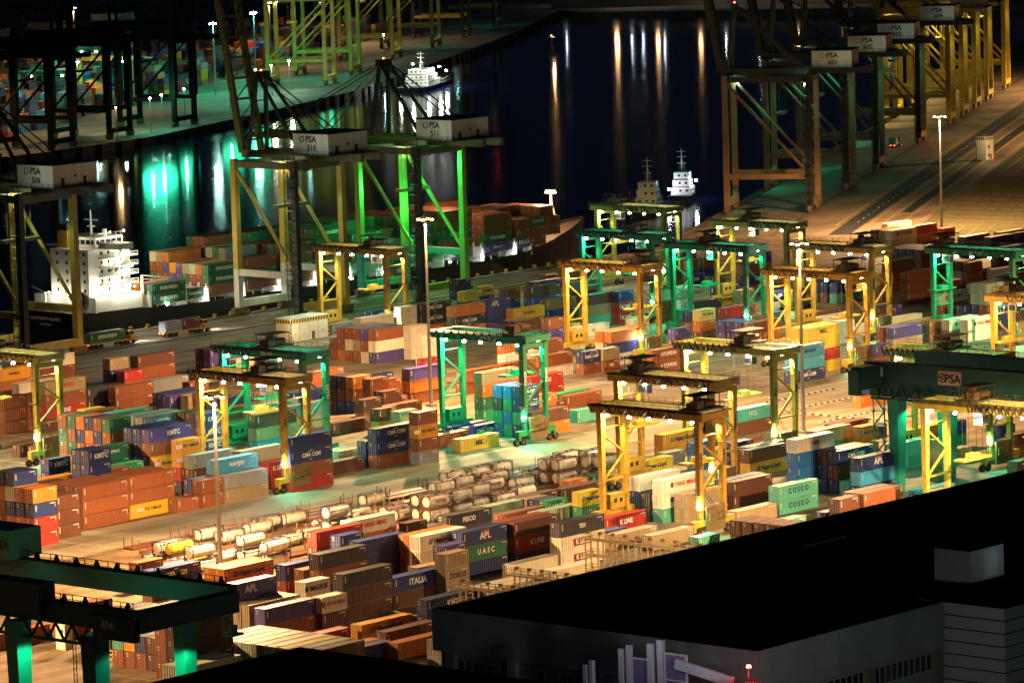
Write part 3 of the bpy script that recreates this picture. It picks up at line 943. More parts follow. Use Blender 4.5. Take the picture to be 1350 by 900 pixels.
def strip(name, x0, x1, y0, y1, z, mat): return poly(name, [(x0, y0), (x1, y0), (x1, y1), (x0, y1)], z, mat)


strip('truck_road', 300, 1000, 599, 619, 0.004, M_ROAD)
strip('tank_yard', 300, 700, 556, 598, 0.004, M_TYARD)
strip('quay_road', 300, 985, 800, 822, 0.004, M_ROAD)
strip('truck_road', 300, 1000, 775, 797, 0.005, M_ROAD)
strip('cross_road', 768, 786, 560, 770, 0.009, M_ROAD)
mb = MB()
for y in (600.5, 617.6): mb.box(300, 1000, y, y + .25, .012, .016)
for y in (801, 821): mb.box(300, 985, y, y + .3, .012, .016)
for x in range(420, 700, 13): mb.box(x, x + .3, 560, 597, .012, .016)
for x in range(480, 560, 7): mb.box(x, x + .2, 498, 516, .012, .016)
tag(mb.build('yellow_lane_marking', M_YLINE), kind='structure')


mb = MB()
for y in (645.5, 668, 689, 716, 742, 768):
    mb.box(560, 1000, y, y + .2, .013, .017)
for x in range(576, 1000, 26): mb.box(x, x + .22, 622, 770, .019, .023)
tag(mb.build('white_lane_marking', M_WLINE), kind='structure')
mb = MB(); mc = MB()
for y in (582.5, 600, 612):
    for i in range(40): (mb if i % 2 else mc).box(757 + i * 1.1, 758.1 + i * 1.1, y, y + .5, .03, .2)
for i in range(44): (mb if i % 2 else mc).box(766, 766.5, 570 + i * 1.1, 571.1 + i * 1.1, .03, .2)
tag(mb.build('kerb_blocks_black', M_TYRE), kind='structure'); tag(mc.build('kerb_blocks_white', M_WLINE), kind='structure')


def rstrip(name, s0, s1, n0, n1, z, mat, org=(1143, 878)):
    o = Vector(org)
    return poly(name, [tuple(o + QD * s + QN * n) for s, n in ((s0, n0), (s1, n0), (s1, n1), (s0, n1))], z, mat)


rstrip('right_apron', -95, 1500, -130, 30, 0.004, M_RTC)
rstrip('asphalt_road', -88, 1500, -23, -16.5, 0.009, M_ASP)
rstrip('asphalt_lane', -20, 1500, -33, -29.5, 0.009, M_ASP)
rstrip('grass_field', -110, 900, -78, -41, 0.010, M_GRASS)
rstrip('grass_field', -110, 900, -135, -87, 0.010, M_GRASS)
rstrip('asphalt_lane', -110, 900, -84.5, -81, 0.010, M_ASP)
mb = MB()


def rq(s, n, z=0.0):
    v = Vector((1143, 878)) + QD * s + QN * n
    return (v.x, v.y, z)


for n0, n1 in ((-78, -41), (-135, -87)):
    s = -108
    while s < 420:
        mb.bar(rq(s, n0, .06), rq(s, n1, .06), .2, .12); s += 4.2
    n = n0
    while n <= n1:
        mb.bar(rq(-110, n, .06), rq(420, n, .06), .2, .12); n += 4.6
tag(mb.build('concrete_grid', newmat('old_grid_concrete', (0.20, 0.15, 0.08), rough=.9)), 'thin concrete beams gridding the two grass fields', 'paving grid', kind='stuff')
mb = MB()
for n in (0.0, 1.1, 26.5, 27.6): mb.bar(rq(-90, n, .05), rq(1400, n, .05), .3, .06)
tag(mb.build('crane_rail_track', M_ASP), kind='structure')
mb = MB()
for y in (818.6, 819.6, 840.4, 841.4): mb.bar((300, y, .04), (1000, y, .04), .25, .06)
tag(mb.build('crane_rail_track', M_ASP), kind='structure')

mb = MB()
for n in (-14.6, -24.6, -28.6, -34.0, -39.5): mb.bar(rq(-60, n, .03), rq(1400, n, .03), .22, .03)
tag(mb.build('yellow_lane_marking', M_YLINE), kind='structure')
mb = MB()
for s in range(-50, 400, 11): mb.bar(rq(s, -20, .03), rq(s + 4, -20, .03), .2, .03)
tag(mb.build('white_lane_marking', M_WLINE), kind='structure')
# quay furniture: yellow bollards on the near quay, fenders on the far one
bol = MB().cyl((0, 0, 0), (0, 0, .7), .45, .35, 8).cyl((0, 0, .7), (0, 0, .95), .6, .6, 8).box(-1, 1, -.35, .35, .0, .22).mesh('bollard', [M_YLINE])
k = 0
for x in [790 + 6.2 * i for i in range(33)]:
    o = link('bollard', bol, None, (x, 843.9, 0)); px = int(pix(x, 843.9)[0])
    tag(o, 'yellow mooring bollard in the row along the near quay edge', 'bollard', 'yellow bollards along the quay edge')
fen = MB().box(-1.6, 1.6, -.5, .5, -3.4, .1).mesh('fender', [M_TYRE])
for i in range(len(FQ) - 1):
    a = Vector(FQ[i]); b = Vector(FQ[i + 1]); L = (b - a).length; ang = math.atan2((b - a).y, (b - a).x)
    if i == 0: a = a + (b - a) * .85; L = (b - a).length
    for j in range(int(L / 14)):
        q = a + (b - a).normalized() * (j * 14 + 6)
        nn = Vector(((b - a).y, -(b - a).x)).normalized() * .6
        o = link('fender', fen, None, (q.x + nn.x, q.y + nn.y, 0)); o.rotation_euler = (0, 0, ang)
        tag(o, 'black rubber fender hanging in the row on the far quay wall', 'fender', 'fenders on the far quay wall')

# ================================================================ containers
def corr_mesh(L, n, door_end=True, lod=0):
    """corrugated container body; slot 0 paint, slot 1 galvanised rods"""
    b = MB(); Wd = 2.44; H = 2.7; p = .09
    for x in (0, L - .16):
        for y in (0, Wd - .16): b.box(x, x + .16, y, y + .16, 0, H)
    for y in (0.005, Wd - .125):
        b.box(.16, L - .16, y, y + .12, 0, .16); b.box(.16, L - .16, y, y + .12, H - .11, H - .005)
    for x in (0.005, L - .125): b.box(x, x + .12, .16, Wd - .16, H - .12, H - .005); b.box(x, x + .12, .16, Wd - .16, 0, .14)
    prof = []
    w = (L - .32) / n
    for i in range(n):
        x = .16 + i * w
        prof += [(x, 0), (x + w * .36, 0), (x + w * .5, 1), (x + w * .86, 1)]
    prof.append((L - .16, 0))
    for y0, sg in ((.03, 1), (Wd - .03, -1)):
        v = []
        for x, q in prof: v += [(x, y0 + sg * q * p, .15), (x, y0 + sg * q * p, H - .1)]
        b.add(v, [((2 * i, 2 * i + 2, 2 * i + 3, 2 * i + 1) if sg > 0 else (2 * i + 1, 2 * i + 3, 2 * i + 2, 2 * i)) for i in range(len(prof) - 1)])
    v = []
    for x, q in prof[::2]: v += [(x, .12, H - .03 - q * .03), (x, Wd - .12, H - .03 - q * .03)]
    b.add(v, [(2 * i, 2 * i + 2, 2 * i + 3, 2 * i + 1) for i in range(len(v) // 2 - 1)])
    b.add([(.05, .1, .05), (L - .05, .1, .05), (L - .05, Wd - .1, .05), (.05, Wd - .1, .05)], [(3, 2, 1, 0)])
    b.add([(L - .06, .16, .14), (L - .06, Wd - .16, .14), (L - .06, Wd - .16, H - .12), (L - .06, .16, H - .12)], [(0, 1, 2, 3)])
    if door_end:
        b.box(.045, .09, .16, 1.21, .14, H - .12); b.box(.045, .09, 1.23, Wd - .16, .14, H - .12)
        b.mat(1)
        for y in (.42, .9, 1.52, 2.02): b.box(.0, .045, y - .03, y + .03, .14, H - .14)
        b.mat(0)
    b.mat(2)
    b.box(L - 1.9, L - .5, .012, .03, 2.2, 2.38); b.box(L - .62, L - .5, .012, .03, 1.5, 2.1)
    b.box(.55, .78, .012, .03, 1.15, 2.3)
    b.box(.02, .045, 1.45, 2.1, 2.2, 2.36); b.box(.02, .045, 1.5, 1.9, 1.75, 1.95)
    b.mat(0)
    return b


BODY = {(L, d): corr_mesh(12.19 if L == 4 else 6.06, 22 if L == 4 else 11, d) for L in (4, 2) for d in (True, False)}
BODYM = {k: v.mesh('shipping_container', [CM['r'], M_GALV, M_MARK]) for k, v in BODY.items()}
dr = MB().box(.0, .05, 0, 1.04, 0, 2.44)
for z in (.55, 1.2, 1.85): dr.box(-.015, .0, .06, .98, z, z + .05)
dr.mat(1)
for y in (.27, .77): dr.box(-.06, -.015, y - .03, y + .03, 0, 2.44); dr.box(-.09, -.06, y - .05, y + .22, 1.0, 1.06)
DOORM = dr.mesh('door', [CM['r'], M_GALV])
TSTY = {'KMTC': ('white', 1.35), 'CMA CGM': ('white', 1.15), 'K LINE': ('white', 1.25), 'APL': ('white', 1.7), 'EVERGREEN': ('white', 1.3), 'YANG MING': ('red', 1.25),
        'HAPAG LLOYD': ('blue', 1.25), 'HAPAG': ('blue', 1.0), 'MSC': ('black', 1.4), 'COSCO': ('blue', 1.35), 'UASC': ('white', 1.35), 'HYUNDAI': ('white', 1.3),
        'SINOKOR': ('white', 1.3), 'HANJIN': ('white', 1.2), 'ITALIA': ('white', 1.5), 'MAERSK': ('blue', 1.25), 'CHINA': ('white', 1.3), 'MOL': ('white', 1.4),
        'TAXI': ('black', .8), 'TEX': ('white', 1.0), 'T': ('red', .7), 'TAI': ('gold', 1.1), 'U': ('white', 1.4), 'UNIT': ('white', 1.0), 'LINE': ('white', 1.3),
        'SHIPPING': ('white', 1.25), 'PENDULUM': ('black', .8), 'BLUE SEA': ('white', 1.1), 'FESCO': ('white', 1.2), 'HMM': ('red', 1.0), 'TS': ('red', 1.1), 'SENATOR': ('white', .9)}
REALT = {'HAPAG LLOYD': 'Hapag-Lloyd', 'HAPAG': 'Hapag-Lloyd', 'CHINA': 'CHINA SHIPPING', 'TAXI': 'TEX OMEGA', 'TAI': 'UNI', 'TEX': 'TEX', 'T': 'TEX', 'PENDULUM': 'Pendulum', 'BLUE SEA': 'HANJIN'}
SPREAD = {'COSCO': 'C O S C O', 'UASC': 'U A S C'}
PLACED = []            # (object, colour name, long?, text, level info, world centre)


def put_lettering(o, key, L, col):
    mat, size = TSTY.get(key, ('white', 1.1))
    t = REALT.get(key, key)
    if L == 4 and key in SPREAD: t = SPREAD[key]
    Lm = 12.19 if L == 4 else 6.06
    if key == 'CHINA' and L != 4: t = 'CHINA'
    if col in 'wmYl' and mat == 'white': mat = 'red'
    if key == 'K LINE' and col == 'w': mat = 'white'
    if key == 'COSCO' and col == 'l': mat = 'black'
    if key == 'CMA CGM' and col == 'w': mat = 'blue'
    me = text_mesh(t, LET[mat], size)
    wdt = max(v.co.x for v in me.vertices) - min(v.co.x for v in me.vertices)
    lim = Lm * (.52 if L == 4 else .74)
    if wdt > lim:
        size = size * lim / wdt; me = text_mesh(t, LET[mat], size); wdt = lim
    cx = Lm * .5 + (Lm * .06 if key in ('HAPAG LLOYD', 'YANG MING', 'MAERSK', 'KMTC') else 0)
    q = link('lettering', me, o, (cx, -.012, 1.42)); q.rotation_euler = (PI / 2, 0, 0)
    x0 = cx - wdt / 2
    mb = None
    if key in ('HAPAG LLOYD', 'HAPAG'):
        mb = MB(); s = size * .8
        mb.add([(x0 - 1.5 * s, 0, .95), (x0 - 1.15 * s, 0, .95), (x0 - .8 * s, 0, 1.95), (x0 - 1.1 * s, 0, 1.95)], [(0, 1, 2, 3)])
        mb.add([(x0 - .95 * s, 0, .95), (x0 - .6 * s, 0, .95), (x0 - .25 * s, 0, 1.95), (x0 - .55 * s, 0, 1.95)], [(0, 1, 2, 3)])
        lm = LET['blue']
    elif key in ('YANG MING', 'MAERSK'):
        mb = MB().box(x0 - 1.25, x0 - .35, -.002, .004, 1.0, 1.9); lm = LET['maroon'] if key[0] == 'Y' else LET['blue']
    elif key in ('CMA CGM',):
        mb = MB()
        for sg, zc in ((1, 2.1), (-1, .72)):
            mb.add([(cx - .9 * sg - .5, 0, zc - .2 * sg), (cx - .2 * sg, 0, zc + .05 * sg), (cx + .9 * sg, 0, zc + .28 * sg), (cx - .1 * sg, 0, zc + .22 * sg)], [(0, 1, 2, 3) if sg > 0 else (3, 2, 1, 0)])
        lm = LET['white']
    elif key == 'APL':
        mb = MB().add([(cx - 1.4, 0, 2.28), (cx + 1.0, 0, 2.28), (cx + 1.5, 0, 2.5), (cx - 1.0, 0, 2.45)], [(0, 1, 2, 3)]); lm = LET['red']
    elif key == 'TAXI':
        mb = MB().box(x0 - 1.9, x0 - .3, -.002, .003, 1.0, 1.95); lm = LET['white']
        rr = MB()
        for z in (1.02, 1.40, 1.78): rr.box(x0 - 1.9, x0 - .3, -.008, -.003, z, z + .12)
        rr.build('emblem_stripes', LET['red'], o, (0, -.012, 0))
    elif key == 'K LINE' and col == 'w':
        mb = MB().box(cx - wdt / 2 - .5, cx + wdt / 2 + .5, .0, .01, .75, 2.1); lm = LET['maroon']
    if mb: mb.build('emblem', lm, o, (0, -.010 if key != 'K LINE' else -.001, 0))


STUFF = {}


def add_container(X, Y, z, L, code, flag, info, where):
    col, _, txt = code.partition(':')
    if flag == 0:
        STUFF.setdefault(where, []).append((X, Y, z, L, col, txt)); return
    o = link('shipping_container', BODYM[(L, flag != 2)], None, (X, Y, z))
    o.material_slots[0].link = 'OBJECT'; o.material_slots[0].material = CM[col]
    if flag == 2:
        for y in (.17, 1.23):
            d = link('door', DOORM, o, (.04, y, .14)); d.material_slots[0].link = 'OBJECT'; d.material_slots[0].material = CM[col]
    if txt: put_lettering(o, txt, L, col)
    PLACED.append([o, CC[col][0], L, REALT.get(txt, txt) if txt not in ('T', 'U', 'UNIT', 'TAXI', 'TEX') else '', info, (X + (6 if L == 4 else 3), Y, z + 1.3), where])


def parse(tbl, where):
    for ln in tbl.strip().split('\n'):
        f = ln.split(',')
        X, Y, L = float(f[0]), float(f[1]), int(f[2]); cols = f[3].split('/'); z0 = float(f[5]) if len(f) > 5 else 0.0
        n = len(cols)
        for j, c in enumerate(cols):
            up = CC[cols[j - 1][0]][0] if j else None
            dn = CC[cols[j + 1][0]][0] if j < n - 1 else None
            add_container(X + random.uniform(-.04, .04), Y + random.uniform(-.03, .03), z0 + (n - 1 - j) * 2.75 + .02, L, c, int(f[4][j]), (j, n, up, dn), where)


parse(YARD, 'yard'); parse(SHIPST, 'ship')


def stuff_mesh(name, items, label, lod=None):
    keys = sorted({i[4] for i in items}); mats = [CM[k] for k in keys] + [M_GALV, M_MARK]
    V = []; F = []; MI = []
    for X, Y, z, L, col, txt in items:
        b = lod or BODY[(L, True)]; n = len(V); sx = 1.0 if not lod else (12.19 if L == 4 else 6.06)
        V += [(X + v[0] * sx, Y + v[1], z + v[2]) for v in b.v]
        F += [tuple(n + i for i in f) for f in b.f]
        ki = keys.index(col); MI += [ki if q == 0 else len(keys) + q - 1 for q in b.mi]
    me = bpy.data.meshes.new(name); me.from_pydata(V, [], F)
    for q in mats: me.materials.append(q)
    me.polygons.foreach_set('material_index', MI); me.update()
    o = link(name, me); return tag(o, label, 'containers', kind='stuff')


sy = stuff_mesh('stacked_containers', STUFF['yard'], 'mass of smaller shipping containers stacked in the yard between the picked-out ones')
ssf = stuff_mesh('stacked_containers', STUFF['ship'], 'mass of containers stacked on the deck of the long moored container ship')
for par, where in ((sy, 'yard'), (ssf, 'ship')):
    for X, Y, z, L, col, txt in STUFF[where]:
        if txt:
            h = empty('lettering_anchor', (X, Y, z)); h.parent = par; n0 = set(C.objects)
            put_lettering(h, txt, L, col)
            kids = [q for q in h.children]
            for q in kids:
                q.parent = par; q.location = Vector(q.location) + Vector((X, Y, z))
            bpy.data.objects.remove(h)
# ================================================================ yard gantry cranes
LANDMARKS = []          # (phrase, px, py)


def part(mb, name, mat, root, smooth=False):
    o = mb.build(name, mat, root, smooth=smooth); return o


def wheel_mesh():
    b = MB().cyl((0, -.3, 0), (0, .3, 0), .75, n=14); b.mat(1); b.cyl((0, -.33, 0), (0, .33, 0), .32, n=8); return b.mesh('wheel', [M_TYRE, M_MACH])


WHEEL = wheel_mesh()
BULB = MB()
for i in range(1): BULB.cyl((0, 0, -.16), (0, 0, .16), .2, .2, 8)
BULB_ME = {}


def bulb(parent, loc, mat, r=1.0, name='lamp_head'):
    k = (mat.name, r)
    if k not in BULB_ME:
        b = MB(); b.cyl((0, 0, -.14 * r), (0, 0, .1 * r), .26 * r, .2 * r, 8); BULB_ME[k] = b.mesh('lamp_head', [mat])
    return link(name, BULB_ME[k], parent, loc)


def rtg(X, Y, paint, label, trolley=.3, bulbs=B_WHITE, lcol=WHT, lpow=3000, span=23.5, num='', H=21.5, festoon=0, spread=9.0, foot=TEAL, txtcol='black', dx=6.8, bright=()):
    r = empty('yard_gantry_crane', (X, Y, 0)); tag(r, label, 'gantry crane', 'rubber-tyred gantry cranes over the container rows')
    LANDMARKS.append((label, *pix(X + 3, Y + 8, 14)))
    # legs: tapered, one mesh each
    for y in (0, span):
        for x in (0, dx):
            b = MB(); b.frus((x, y, 3.1), (.42, .42), (x, y, H), (.62, .6))
            for z in range(5, int(H), 4): b.box(x - .64, x + .64, y - .62, y + .62, z, z + .1)
            lg = part(b, 'leg', paint, r)
            if num and y == 0: lettering('PSA' + num[3:].replace(' ', ''), LET[txtcol], .95, (x - .12, y - .6, 14.2), lg, rot=(PI / 2, -PI / 2, 0))
    for y in (0, span):
        b = MB().box(-2.6, dx + 2.6, y - .55, y + .55, 2.0, 3.1)
        for x in (-2.2, dx + 2.2): b.box(x - .3, x + .3, y - .5, y + .5, 1.1, 2.0)
        part(b, 'sill_beam', paint, r)
        b = MB().box(-.6, dx + .6, y - .5, y + .5, H - .1 - 1.0, H - .1); part(b, 'tie_beam', paint, r)
        for x in (-2.9, -.9, dx + .9, dx + 2.9):
            w = link('wheel', WHEEL, r, (x, y, .75))
        b = MB(); zz = 3.2; s = 1
        b.bar((.3, y, 8.5), (dx - .3, y, 13.2), .34); b.bar((dx - .3, y, 13.2), (.3, y, 17.6), .34); b.bar((0, y, 8.6), (dx, y, 8.6), .36); b.bar((.3, y, 18.6), (dx - .3, y, 18.6), .22)
        part(b, 'brace', paint, r)
    # power pack on the near sill, cabinet on the far one
    b = MB().box(.7, dx - .7, -1.0, 1.1, 1.0, 5.6); b.mat(1).box(1.2, 2.0, -.93, -.9, 3.6, 4.8); b.box(2.6, 3.4, -.93, -.9, 3.6, 4.8); b.box(4.0, 4.9, -.93, -.9, 3.6, 4.8)
    b.mat(0)
    for x in (.9, 2.4, 3.9, dx - .9): b.bar((x, -1.4, 3.1), (x, -1.4, 4.3), .09)
    b.bar((.9, -1.4, 4.3), (dx - .9, -1.4, 4.3), .09)
    b.box(.7, dx - .7, -1.5, -.9, 3.0, 3.12)
    b.build('power_pack', [M_MACH, M_DARK], r)
    b = MB().box(1.2, dx - 1.0, span - .9, span + .9, 3.1, 5.9); b.mat(1).box(2.2, 3.0, span - .94, span - .9, 4.2, 5.0); b.box(3.8, 4.6, span - .94, span - .9, 4.2, 5.0); b.build('switch_cabinet', [paint, M_GLASS], r)
    # ladder on the near leg
    b = MB()
    for s in (-.25, .25): b.bar((-.95, s, 3), (-.95, s, H + 1.5), .07)
    for i in range(int((H - 2) / .9)): b.bar((-.95, -.25, 3.5 + i * .9), (-.95, .25, 3.5 + i * .9), .05)
    for z in (8, 13, 18): b.box(-1.5, -.5, -.7, .7, z, z + .08)
    part(b, 'ladder', M_RAIL, r)
    # stair between near legs
    b = MB()
    for s in (-.4, .4): b.bar((dx - .6, s, 3.2), (.9, s, 8.5), .1); b.bar((.9, s, 8.6), (dx - .8, s, 13), .1)
    for i in range(12):
        t = i / 12; b.bar((dx - .6 + (.9 - dx + .6) * t, -.4, 3.2 + 5.3 * t), (dx - .6 + (.9 - dx + .6) * t, .4, 3.2 + 5.3 * t), .12, .05)
    part(b, 'stair', M_RAIL, r)
    # girders with walkway rails
    for k, x in enumerate((0, dx)):
        b = MB().box(x - .5, x + .5, -1.4, span + 2.2, H, H + 1.55)
        b.box(x - .58, x + .58, -1.45, span + 2.25, H + 1.5, H + 1.62)
        for yy in range(0, int(span), 3): b.box(x - .53, x + .53, yy, yy + .08, H, H + 1.5)
        g = part(b, 'girder', paint, r)
        rb = MB(); xo = x - .9 if k == 0 else x + .9
        rb.box(xo - .4, xo + .4, -1.4, span + 2.2, H + 1.38, H + 1.46)
        yy = -1.4
        while yy < span + 2.3: rb.bar((xo - .35, yy, H + 1.4), (xo - .35, yy, H + 2.55), .07); yy += 1.9
        for z in (1.95, 2.55): rb.bar((xo - .35, -1.4, H + z), (xo - .35, span + 2.2, H + z), .07)
        part(rb, 'walkway_rail', M_RAIL, g)
        if k == 0:
            if num:
                lettering(num, LET[txtcol], 1.0, (x - .56, span * .42, H + .75), g, rot=(PI / 2, 0, -PI / 2))
            # festoon cable loops
            fb = MB(); ty = trolley * span; n = 9
            y0, y1 = (ty + 2, span + 2) if ty < span * .5 else (ty + 2 if ty < span - 5 else -1, span + 2)
            if ty >= span * .6: y0, y1 = -1, ty - 2
            for i in range(n):
                a = y0 + (y1 - y0) * i / n; c = y0 + (y1 - y0) * (i + 1) / n; pts = []
                for j in range(9):
                    t = j / 8; pts.append((x - 1.35, a + (c - a) * t, H + 1.9 - 1.55 * math.sin(PI * t)))
                fb.path(pts, .16)
            part(fb, 'festoon_cable', M_CABLE, g)
    for yy in (-1.1, span + 1.9):
        b = MB().box(.5, dx - .5, yy - .35, yy + .35, H + .3, H + 1.5); part(b, 'end_tie', paint, r)
    # trolley with hoist, roof and driver's cab
    ty = trolley * span
    b = MB().box(-.6, dx + .6, ty - 2.2, ty + 2.2, H + 1.75, H + 2.1)
    for y in (ty - 2.2, ty + 2.2):
        for x in (-.6, 1.8, 4.2, dx + .6): b.bar((x, y, H + 2), (x, y, H + 3.1), .09)
        b.bar((-.6, y, H + 3.1), (dx + .6, y, H + 3.1), .09)
    tr = part(b, 'trolley', M_RAIL, r)
    b = MB().box(.4, 2.2, ty - 1.6, ty + .2, H + 2.1, H + 3.6); b.cyl((2.8, ty - 1, H + 2.9), (5.6, ty - 1, H + 2.9), .65, n=10)
    b.box(4.6, 6.2, ty + .2, ty + 1.6, H + 2.1, H + 3.4); b.cyl((.8, ty + 1.1, H + 2.7), (2.6, ty + 1.1, H + 2.7), .5, n=8); b.box(3.0, 4.0, ty + .4, ty + 1.7, H + 2.1, H + 4.0)
    part(b, 'hoist_machinery', M_MACH, tr)
    b = MB().box(.0, dx, ty - 1.9, ty + 1.9, H + 4.5, H + 4.65)
    for x in (.2, dx - .2):
        for y in (ty - 1.7, ty + 1.7): b.bar((x, y, H + 2), (x, y, H + 4.5), .12)
    part(b, 'machinery_roof', M_RAIL, tr)
    b = MB().box(1.0, 2.9, ty - 2.9, ty - .9, H - 2.4, H - .2); b.mat(1)
    b.box(.96, 1.0, ty - 2.7, ty - 1.1, H - 1.9, H - .7); b.box(1.2, 2.7, ty - 2.94, ty - 2.9, H - 2.2, H - .7)
    b.build('driver_cab', [M_MACH, M_GLASS], tr)
    b = MB().box(.4, dx - .4, ty + .2, ty + .5, H - spread - .4, H - spread); b.box(.4, dx - .4, ty + 1.7, ty + 2.0, H - spread - .4, H - spread)
    b.box(-1.0, 1.0, ty - .1, ty + 2.3, H - spread - .3, H - spread + .1); b.box(dx - 1, dx + 1, ty - .1, ty + 2.3, H - spread - .3, H - spread + .1); b.box(2.2, 4.6, ty + .3, ty + 1.9, H - spread, H - spread + .9)
    part(b, 'spreader', paint, tr)
    b = MB()
    for x in (1.2, dx - 1.2):
        for y in (ty + .4, ty + 1.8): b.bar((x, y, H - spread), (x, y, H + 2), .06)
    part(b, 'hoist_rope', M_CABLE, tr)
    # floodlights under the near girder
    ys = [span * t for t in (.06, .28, .5, .7, .93)]
    for y in ys: bulb(r, (-.1, y, H - .3), bulbs, 1.5)
    bulb(r, (dx, ys[0], H - .3), bulbs, 1.5); bulb(r, (-1.0, -.6, 6.0), bulbs, 1.7)
    lamp('flood', (-.2, span * .5, H - .9), lpow * 1.3 * RTGP, lcol, .5, r); lamp('flood', (dx - .9, 1.2, H - 1.2), lpow * .8 * RTGP, lcol, .4, r)
    lamp('flood', (.9, span - 2.0, H - 1.2), lpow * .8 * RTGP, lcol, .4, r); lamp('wheel_light', (-.7, -1.0, 6.0), lpow * 1.3, foot, .3, r, spot=125, rot=(rad(-42), 0, 0), blend=.7)
    return r


rtg(701, 618, M_GRN, 'green gantry crane standing right of the lemon yellow container in the middle of the yard', .17, B_TEAL, TEAL, 6500, num='PSA 420', spread=7, txtcol='white', foot=TEAL)
rtg(630, 513, M_YEL, 'yellow gantry crane in front, beside the cream YANG MING stack', .08, B_WHITE, WARM, 5200, num='PSA 402', spread=8)
rtg(666, 539, M_YEL, 'yellow gantry crane directly behind the front yellow one by the tank containers', .85, B_WHITE, WARM, 5200, num='PSA 415')
rtg(659, 642, M_GRN, 'green gantry crane behind the orange-yellow one in the left half', .5, B_TEAL, TEAL, 6000, num='PSA 405', txtcol='white')
rtg(628, 617.6, M_YEL, 'orange-yellow gantry crane with its wheels beside the red K LINE containers', .35, B_WHITE, WHT, 4200, num='PSA', spread=6)
rtg(818, 683, M_YEL, 'bright yellow gantry crane over the cream containers right of the middle', .1, B_WHITE, WARM, 6500, num='PSA 411', foot=TEAL)
rtg(877, 728, M_GRN, 'dark green gantry crane just behind the bright yellow one right of the middle', .3, B_TEAL, TEAL, 3500, num='PSA 409', txtcol='white')
rtg(934, 771, M_YGR, 'lime-yellow gantry crane nearest the ship bow', .8, B_WHITE, WHT, 2800, num='PSA 410')
rtg(914, 713, M_YGR, 'lime-yellow gantry crane left of the tall mast in the back of the yard', .6, B_WHITE, WARM, 5200, num='PSA 417')
rtg(864, 687, M_GRN, 'green gantry crane in front of the rearmost lime-yellow one', .6, B_TEAL, TEAL, 3000, num='PSA 407', txtcol='white')
rtg(876, 657, M_YEL, 'yellow gantry crane behind the tall mast on the right', .2, B_WHITE, WARM, 5500, num='PSA 425')
rtg(827, 627, M_YEL, 'yellow gantry crane right beside the light blue MAERSK stack', .12, B_WARM, WARM, 6000, num='PSA 422')
rtg(710, 558, M_YGR, 'lime-yellow gantry crane just left of the tall mast, over the sea green MOL box', .4, B_WHITE, WHT, 4500, num='PSA')
rtg(883, 620, M_GRN, 'green gantry crane on the right over the cream YANG MING containers', .95, B_TEAL, TEAL, 5000, num='PSA 426', txtcol='white')
rtg(808, 549, M_YEL, 'yellow gantry crane cut by the right edge of the picture', .9, B_WARM, WARM, 4200, num='PSA 430')
rtg(628, 690, M_YGR, 'yellow gantry crane cut by the left edge of the picture', .7, B_WHITE, WHT, 4200, num='PSA 431')
rtg(820, 768, M_YEL, 'orange-yellow gantry crane beside the quay, behind the striped cabin', .3, B_WHITE, WHT, 3800, num='PSA')
rtg(664, 463, M_YGR, 'lime-green gantry crane seen under the big dark PSA girder', .6, B_WHITE, WHT, 3000, num='PSA 47')
rtg(722, 513, M_YGR, 'lime-green gantry crane rising behind the big dark PSA girder', .5, B_TEAL, TEAL, 2200, num='PSA')

# ---------------------------------------------------------------- the two big dark bridge cranes close to the camera
r = empty('bridge_crane', (692, 514, 0)); tag(r, 'big dark teal bridge crane with a framed PSA sign on its deep girder', 'bridge crane')
LANDMARKS.append(('the big PSA girder', 1240, 510))
for x in (-1.5, 15):
    b = MB().box(x - 1.0, x + 1.0, -62, 5.5 if x < 0 else 5.5, 21.4, 25.2)
    b.box(x - 1.2, x + 1.2, -62, 5.6, 25.2, 25.35)
    g = part(b, 'girder', M_DKG, r)
    part(MB().box(x - .6, x + .6, -61, 4.6, 18.6, 21.4), 'lower_girder', M_DKG, g)
    b = MB()
    for y in [3.5 - 3.2 * i for i in range(20)]:
        b.bar((x - .9, y, 21.4), (x - .9, y - 1.6, 18.4), .35); b.bar((x - .9, y - 3.2, 21.4), (x - .9, y - 1.6, 18.4), .35)
    b.bar((x - .9, 4, 18.3), (x - .9, -62, 18.3), .5, .5)
    part(b, 'truss_lacing', M_DKG, g)
    b = MB(); yy = 5.4
    while yy > -60: b.bar((x, yy, 25.3), (x, yy, 26.4), .08); yy -= 2.4
    b.bar((x, 5.4, 26.4), (x, -60, 26.4), .08); part(b, 'handrail', M_RAIL, g)
b = MB().box(-8.5, -2.6, 1.5, 4.2, 20.6, 25.0); part(b, 'cantilever_beam', M_DKG, r)
b = MB().box(-9.6, -8.55, 1.6, 4.1, 19.6, 24.4); part(b, 'buffer', M_DKG, r)
b = MB()
b.box(-2.56, -2.51, -17.6, -12.2, 21.9, 24.6)
sg = part(b, 'sign', newmat('sign_pink', (0.6, 0.45, 0.36), grime=.2), r)
lettering('PSA', LET['black'], 2.3, (-2.59, -15.6, 23.1), sg, rot=(PI / 2, 0, -PI / 2), name='sign_lettering')
b = MB()
for i in range(16):
    a = 2 * PI * i / 16; c = 2 * PI * (i + 1) / 16
    b.bar((-2.6, -13.2 + .72 * math.cos(a), 23.2 + .9 * math.sin(a)), (-2.6, -13.2 + .72 * math.cos(c), 23.2 + .9 * math.sin(c)), .14)
    if i % 4 == 0: b.bar((-2.6, -13.2, 23.2), (-2.6, -13.2 + .72 * math.cos(a + .4), 23.2 + .9 * math.sin(a + .4)), .14)
part(b, 'sign_emblem', LET['black'], sg)
b = MB().box(-2.56, -2.5, 1.0, 4.4, 22.6, 24.4); part(b, 'blank_plate', LET['white'], r)
